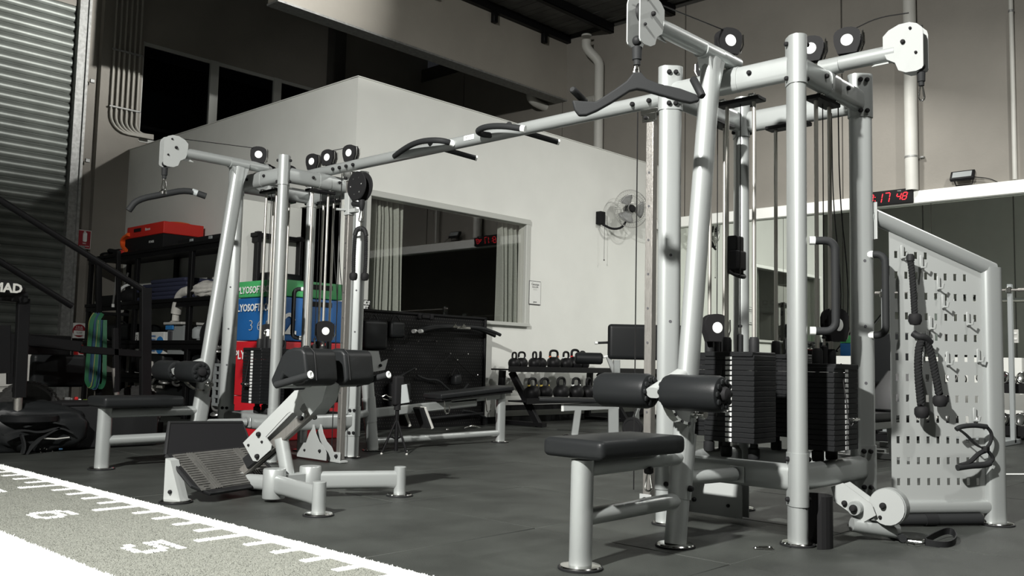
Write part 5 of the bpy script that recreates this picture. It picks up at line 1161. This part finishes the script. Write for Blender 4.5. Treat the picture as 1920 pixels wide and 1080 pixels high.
t = thing('medicine_ball', sh(380, 650), 'dark exercise ball on the third shelf right of the grey bin', 'ball'); obj('ball', B().sphere(sh(385, 628) + Vector((.2, 0, 0)), .25, 24), 'rubber', t)
t = thing('steel_bottle', sh(400, 655), 'small pale metal jar on the third shelf above the ball', 'jar'); obj('jar', B().lathe([(.07, 0), (.08, .02), (.08, .12), (.05, .15)], sh(372, 628) + Vector((0, 0, -.05)), n=16), 'grey', t)
# fourth level: towels, crate, chrome attachments
t = thing('towel_stack', sh(290, 722), 'white towels folded in a pile on the lowest shelf', 'towel')
c_ = sh(290, 706)
for k_ in range(5): obj('towel', B().rbox(c_ + Vector((.1, 0, -.13 + k_ * .06)), (.24, .52 - .04 * k_, .055), .025), 'jacket', t)
t = thing('paper_bag', sh(279, 690), 'narrow white paper sack leaning at the left of the towels', 'bag'); obj('sack', B().prism([(-.14, -.22), (.14, -.22), (.07, .2), (-.05, .22)], sh(279, 705) + Vector((.02, 0, 0)), -Y, Z, .1), 'jacket', t)
t = thing('crate', sh(365, 760), 'dark grey perforated plastic crate under the far seat', 'crate')
cy_ = 10.9
cb = B(); c_ = Vector((5.75, 9.9, .48))
for k_ in range(8): cb.box(c_ + Vector((0, -.48 + k_ * .137, 0)), (.02, .05, .50))
for k_ in range(6): cb.box(c_ + Vector((0, 0, -.24 + k_ * .096)), (.022, 1.02, .035))
obj('crate_front', cb, 'grey', t); obj('crate_shell', B().box(c_ + Vector((.2, 0, 0)), (.36, 1.0, .5)), 'rubber', t)
for i, (x, y) in enumerate(((300, 712), (320, 716), (345, 714), (420, 655), (425, 735), (420, 760), (432, 745), (418, 775))):
    o = thing('steel_attachment', sh(x, y), ['coiled steel handle on the shelf above the crate, leftmost', 'steel handle bundle on the shelf above the crate, middle', 'steel handle bundle above the crate, rightmost', 'steel handle glinting between mast and blue box', 'steel handle between mast and tower post, upper', 'steel handle between mast and tower post, lower', 'steel handle nearest the tower post', 'steel handle at the bottom beside the tower post'][i], 'handle', 'steel cable attachments on the shelving')
    obj('loop', B().torus(sh(x, y) - Vector((.08, 0, 0)), .07, .016, (random.uniform(-1, 0), random.uniform(-1, 1), .5), 16, 6), 'clear', o); obj('bar', B().cyl(sh(x - 6, y + 3) - X * .08, sh(x + 6, y - 4) - X * .08, .02, n=8), 'clear', o)
for k_, (y_, z_, w_, h_, lb) in enumerate(((13.6, 1.15, .8, .25, 'dark kit bag on the third shelf at the left'), (12.6, .72, .9, .3, 'dark kit bag on the lowest shelf at the left'), (11.0, .70, .7, .28, 'dark kit bag on the lowest shelf at the right'), (10.0, 1.72, .9, .25, 'dark kit bag on the second shelf behind the white rag'), (10.2, 1.15, .8, .24, 'dark kit bag on the third shelf at the right'), (11.5, .25, 1.6, .4, 'large dark holdall on the floor under the shelving'))):
    o = thing('kit_bag', (6.15, y_, z_ - h_ / 2), lb, 'bag'); obj('body', B().rbox((6.17, y_, z_), (.5, w_, h_), .08, seg=3), 'vinyl', o); obj('strap', B().tube(smooth_path([(6.0, y_ - .2, z_ + h_ / 2 - .03), (5.98, y_, z_ + h_ / 2 + .06), (6.0, y_ + .2, z_ + h_ / 2 - .03)]), .015, 6), 'rubber', o)
# resistance bands hung on a dark stand
YB = 11.8
bd = lambda x, y, d=0: at(x, y, 1, YB + d)
t0 = thing('band_stand', bd(210, 760), 'black upright frame carrying the coloured resistance bands', 'stand')
obj('rack_post', B().rect(bd(222, 470), bd(222, 790), .05, .05, X).rect(bd(185, 495), bd(185, 792), .07, .05, X).rect(bd(175, 587), bd(240, 590), .04, .04, Z), 'black', t0)
for i, (mm, xt, xb0, xb1, lb) in enumerate((('bandy', 176, 165, 172, 'yellow-green resistance band loop hanging leftmost'), ('bandb', 181, 170, 184, 'blue resistance band loop hanging in the middle'), ('bandg', 178, 163, 180, 'green resistance band hanging second from left'), ('bandb', 186, 176, 183, 'dark blue resistance band hanging third from left'), ('bandg', 190, 182, 196, 'green resistance band loop hanging rightmost'))):
    o = thing('resistance_band', bd(xt, 700), lb, 'resistance band', 'resistance bands left of the shelving')
    P = [bd(xt + 2, 588, -.1)] + [bd(xt - 6 + (xb0 - xt + 4) * k_ / 6, 600 + 115 * k_ / 6, -.1 - .01 * i) for k_ in range(7)] + [bd((xb0 + xb1) / 2, 728 + 4 * i % 7, -.1)] + [bd(xb1 + (xt + 7 - xb1) * k_ / 6, 715 - 115 * k_ / 6, -.12 - .01 * i) for k_ in range(7)]
    obj('band_loop', B().tube(smooth_path(P, 2), 1, prof=[(.024, -.004), (.024, .004), (-.024, .004), (-.024, -.004)], side=X), mm, o, sharp=60)
# signs and extinguisher on the pier
PYY = 14.92
sg = lambda x, y: at(x, y, 1, PYY)
t = thing('extinguisher_sign', sg(158, 449), 'small red fire extinguisher location sign on the pier', 'sign')
c_ = sg(158, 449); obj('board', B().rbox(c_, (.205, .01, .30), .003, seg=1), 'print', t); obj('red_field', B().rbox(c_ + Vector((0, -.006, 0)), (.185, .006, .28), .002, seg=1), 'signr', t)
obj('pictogram', B().rbox(c_ + Vector((0, -.011, .035)), (.06, .004, .15), .02, seg=2).rbox(c_ + Vector((.0, -.011, .12)), (.035, .004, .02), .004, seg=1), 'print', t)
text('lettering', 'FIRE', .03, c_ + Vector((0, -.011, -.075)), X, Z, 'print', t, align='CENTER'); text('lettering', 'EXTINGUISHER', .022, c_ + Vector((0, -.011, -.115)), X, Z, 'print', t, align='CENTER')
t = thing('extinguisher_notice', sg(148, 620), 'white notice with a red disc above the fire extinguisher', 'sign')
c_ = sg(148, 620) ; obj('board', B().rbox(c_, (.24, .01, .24), .003, seg=1), 'paper', t); obj('red_disc', B().lathe([(.10, 0), (.10, .004)], c_ + Vector((0, -.005, 0)), (0, -1, 0), n=32), 'signr', t); obj('white_band', B().rbox(c_ + Vector((0, -.012, -.035)), (.17, .004, .075), .01, seg=2), 'paper', t)
text('lettering', 'A B (E)', .035, c_ + Vector((0, -.012, .045)), X, Z, 'print', t, align='CENTER'); text('lettering', 'POWDER', .028, c_ + Vector((0, -.012, .015)), X, Z, 'print', t, align='CENTER'); text('lettering', 'FIRE CLASS\nUSE FOR', .02, c_ + Vector((0, -.015, -.03)), X, Z, 'ink', t, align='CENTER')
t = thing('fire_extinguisher', (5.93, 14.75, .47), 'red fire extinguisher hanging on the pier below the white notice', 'fire extinguisher')
c_ = at(147, 700, 1, 14.78); obj('cylinder', B().lathe([(.03, -.02), (.085, 0), (.09, .03), (.09, .36), (.075, .42), (.03, .45)], c_, n=24), 'exred', t); obj('valve', B().cyl(c_ + Z * .45, c_ + Z * .50, .025).box(c_ + Z * .53 + X * .03, (.14, .03, .02)).box(c_ + Z * .50 + X * .03, (.12, .03, .015)), 'black', t)
obj('wall_hook', B().span(c_ + Vector((-.05, .06, .3)), c_ + Vector((.05, .15, .34))), 'galv', t); obj('hose', B().tube(smooth_path([c_ + Z * .5, c_ + Z * .5 - X * .1, c_ + Z * .3 - X * .12, c_ + Z * .1 - X * .1]), .014, 8), 'rubber', t); obj('label', B().rbox(c_ + Vector((0, -.088, .26)), (.08, .008, .08), .003, seg=1), 'print', t)
# ---- leg press with two sloping rails
YL = 9.0
lp_ = lambda x, y, d=0: at(x, y, 1, YL + d)
t = thing('plate_loaded_press', lp_(150, 770), 'black plate-loaded press with two long sloping rails in front of the roller door', 'exercise machine')
ext = lambda a, b2, k_: a + (a - b2) * k_
a_, b2 = lp_(0, 375), lp_(272, 546); obj('rail', B().cyl(ext(a_, b2, .25), b2, .030, n=14), 'black', t)
a_, b2 = lp_(0, 490, .7), lp_(135, 574, .7); obj('rail', B().cyl(ext(a_, b2, .5), b2, .032, n=14), 'black', t)
obj('upright', B().rect(lp_(273, 540), lp_(272, 800), .10, .07, X), 'black', t)
obj('upright', B().rect(lp_(216, 615), lp_(218, 735), .05, .05, X), 'black', t); obj('chrome_sleeve', B().cyl(lp_(214, 690), lp_(219, 740), .025, n=14), 'brush', t)
obj('cross_member', B().rect(lp_(0, 632), lp_(150, 650), .10, .06, Z).rect(lp_(50, 645), lp_(128, 648, .4), .19, .05, Z).rect(lp_(150, 655), lp_(270, 664), .07, .05, Z), 'black', t)
obj('frame_post', B().rect(lp_(44, 560, -.9), lp_(36, 745, -.9), .09, .07, X).rect(lp_(50, 558, -.9), lp_(-60, 548, -.9), .09, .06, Z).rect(lp_(3, 610, -.9), lp_(3, 700, -.9), .12, .07, X).rect(lp_(20, 640, -.5), lp_(20, 720, -.5), .06, .05, X), 'black', t)
obj('chrome_sleeve', B().cyl(lp_(35, 738, -.9), lp_(33, 775, -.9), .032, n=16), 'brush', t)
obj('weight_horn_plate', B().lathe([(.04, -.03), (.21, -.03), (.22, -.02), (.22, .02), (.21, .03), (.04, .03)], lp_(55, 784, -.9), Z, n=30), 'plate', t)
obj('base_beam', B().rect((2.2, 8.4, .06), (4.6, 9.4, .06), .12, .1, Z), 'black', t)
obj('seat_back', B().rbox(lp_(108, 695, .5), (.5, .12, .32), .04), 'vinyl', t)
# white lettered bundle on the frame
t = thing('cap_bundle', at(20, 545, 1, 8.2), 'black cap with white lettering lying on the press frame at far left', 'cap')
c_ = at(12, 540, 1, 8.0); obj('body', B().sphere(c_ + Y * .1, .13, 14, (1.4, .8, .55)), 'rubber', t); text('lettering', 'MAD', .10, c_ + Vector((-.12, -.06, -.035)), X, Z, 'lgrey', t, bold=.004)
# ---- floor items at left
gq = lambda x, y, z=0: at(x, y, 2, z)
def tyre(c, R_, w_, ax, label):
    o = thing('tyre', (c[0], c[1], 0), label, 'tyre', 'black ribbed tyres'); 
    obj('carcass', B().lathe([(R_ * .55, -w_ / 2), (R_ * .9, -w_ / 2), (R_, -w_ * .36), (R_, w_ * .36), (R_ * .9, w_ / 2), (R_ * .55, w_ / 2), (R_ * .5, w_ * .3), (R_ * .5, -w_ * .3), (R_ * .55, -w_ / 2)], c, ax, n=36), 'tyre', o)
    q = Vector(ax).normalized().to_track_quat('Z', 'Y'); tb_ = B()
    for i in range(30):
        a = 2 * PI * i / 30; p = Vector(c) + q @ Vector((R_ * math.cos(a), R_ * math.sin(a), 0)); tb_.box(p, (.012, R_ * .13, w_ * .8), R=(q @ Quaternion((0, 0, 1), a)).to_matrix())
    obj('tread', tb_, 'tyre', o)['kind'] = 'stuff'
    obj('rim', B().lathe([(R_ * .48, -w_ * .15), (R_ * .5, w_ * .1), (.05, w_ * .05), (.05, w_ * .12)], c, ax, n=24), 'plastic', o)
    obj('axle_bolt', B().cyl(Vector(c) - Vector(ax).normalized() * w_ * .3, Vector(c), .02, n=8), 'galv', o)
tyre(gq(35, 850) + Vector((.25, .6, .30)), .26, .22, (.45, .9, 0), 'black tyre standing behind the backpack at left')
tyre(gq(238, 818) + Vector((.12, .1, .25)), .25, .2, (.5, .85, 0), 'black tyre standing on the floor behind the far seat post')
t = thing('equipment_case', gq(150, 845), 'large plain black box on the floor behind the backpack', 'case')
c_ = gq(150, 845) + Vector((.3, .35, .0)); obj('body', B().rbox(c_ + Z * .19, (.85, .5, .37), .02), 'rubber', t); obj('lid', B().rbox(c_ + Z * .385, (.87, .52, .03), .01), 'plastic', t)
t = thing('speaker_box', gq(205, 835), 'smaller black box with a round chrome badge beside the seat post', 'case'); c_ = gq(200, 832) + Vector((.1, .2, 0)); obj('body', B().rbox(c_ + Z * .2, (.3, .3, .40), .02), 'plastic', t); obj('badge', B().torus(c_ + Vector((-.05, -.155, .30)), .03, .006, (0, 1, 0), 18, 6), 'chrome', t)
# backpack
t = thing('backpack', gq(65, 862), 'black backpack slumped on the floor at far left with straps and small buckles', 'backpack')
bb_ = bmesh.new(); bmesh.ops.create_icosphere(bb_, subdivisions=4, radius=1); c_ = gq(70, 850) + Vector((.05, .25, .19))
for v_ in bb_.verts:
    p = v_.co.copy(); n1 = math.sin(p.x * 9 + p.z * 7) * .03 + math.sin(p.y * 13 - p.x * 5) * .03 + math.sin(p.z * 15) * .02
    e_ = lambda a: math.copysign(abs(a) ** .62, a)
    p = Vector((e_(p.x) * .40, e_(p.y) * .22, e_(p.z) * .19)) * (1 + n1); p.z = max(p.z, -.185); p.z *= 1 + .15 * (p.x < .1)
    v_.co = c_ + Matrix.Rotation(-.25, 3, 'Z') @ p
bb_.verts.index_update(); mk('pack_body', [v_.co[:] for v_ in bb_.verts], [[v_.index for v_ in f_.verts] for f_ in bb_.faces], 'vinyl', t, sharp=180); bb_.free()
bq = lambda x, y, d=0: at(x, y, 1, c_.y - .26 - d)
for P in ([(5, 815), (40, 805), (75, 812), (110, 800), (135, 812)], [(110, 802), (90, 812), (65, 830), (48, 852)], [(40, 815), (46, 835), (42, 850)], [(45, 800), (90, 790), (120, 796)]):
    obj('strap', B().tube(smooth_path([bq(x, y, .02) for x, y in P], 2), 1, prof=[(.028, -.007), (.028, .007), (-.028, .007), (-.028, -.007)], side=Y), 'grip', t)
for x, y in ((75, 842), (83, 840), (87, 842), (76, 848), (86, 850), (98, 846), (110, 849), (99, 858)): obj('buckle', B().sphere(bq(x, y, .03), .008, 6), 'chrome', t)
obj('rim_piping', B().tube([bq(82, 822, .03), bq(105, 823, .03), bq(130, 820, .02)], .006, 6), 'lgrey', t); obj('teal_tag', B().rbox(bq(114, 842, .03), (.03, .01, .015), .003, seg=1), 'bandb', t)
# red and grey carton with chrome device
t = thing('carton', at(40, 770, 1, 9.6), 'grey and red printed carton with a chrome kettle shape on its right end', 'box')
y9 = 9.7; k9 = lambda x, y: at(x, y, 1, y9)
obj('body', B().span(k9(-30, 729), k9(70, 768) + Y * .5), 'lgrey', t); a_ = k9(-30, 752) - Y * .006; b2 = k9(50, 768) - Y * .001; obj('red_band', B().span(a_, b2), 'bagred', t); obj('corner', B().cyl(k9(62, 735), k9(64, 768), .06, n=14), 'lgrey', t)
obj('chrome_curve', B().tube(smooth_path([k9(52, 765) - Y * .05, k9(53, 745) - Y * .05, k9(60, 738) - Y * .05, k9(66, 748) - Y * .05, k9(66, 768) - Y * .05], 2), .035, 10), 'chrome', t)
t = thing('steel_box', at(95, 765, 1, 10), 'plain grey metal box behind the tyre at left', 'box'); obj('body', B().span(at(76, 748, 1, 10), at(98, 806, 1, 10) + Y * .3), 'grey', t); obj('side', B().span(at(98, 745, 1, 10.1), at(110, 806, 1, 10.1) + Y * .3), 'lgrey', t)
for i, (x, y, mm, lb) in enumerate(((125, 752, 'print', 'white striped shoe seen under the press'), (142, 754, 'exred', 'small red bottle seen under the press'), (145, 771, 'bagred', 'small red and white ball on the black box'), (161, 756, 'lime', 'lime green clip standing on the black box'), (171, 764, 'lime', 'short lime green peg on the black box'))):
    c_ = at(x, y, 1, 8.9); o = thing('small_item', c_ - Z * .04, lb, ['shoe', 'bottle', 'ball', 'clip', 'peg'][i]); o.name = ['shoe', 'bottle', 'toy_ball', 'clip', 'peg'][i]; WP[o.name] = c_ - Z * .04
    obj('body', B().rbox(c_, (.06, .05, .07) if i != 1 else (.035, .035, .10), .012), mm, o); obj('detail', B().rbox(c_ + Vector((.03, -.01, .01)), (.02, .04, .04), .006), 'print', o)
t = thing('light_panel', at(20, 700, 1, 10.3), 'pale panel leaning against the roller door behind the press', 'panel'); obj('panel', B().rbox(at(24, 680, 1, 10.4), (.35, .03, .5), .01), 'lgrey', t)
t = thing('wooden_board', sh(240, 735), 'small tan wooden wedge on the lowest shelf', 'board'); obj('board', B().prism([(-.18, -.05), (.16, -.05), (.14, .08)], sh(240, 733) - X * .03, -Y, Z, .06), 'wood', t)
# bicycle-style steel poles leaning by the bands
for x0, x1, y0, y1, lb in ((222, 212, 488, 570, 'thin steel pole leaning behind the shelving post'), (240, 226, 512, 560, 'second thin steel pole leaning behind the shelving post')):
    o = thing('steel_pole', at(x0, y1, 1, 13.6), lb, 'pole'); obj('pole', B().cyl(at(x0, y0, 1, 13.6), at(x1, y1, 1, 13.4), .015, n=8), 'clear', o); obj('tip', B().cyl(at(x1, y1, 1, 13.4), at(x1, y1 + 6, 1, 13.4), .022, n=8), 'print', o)
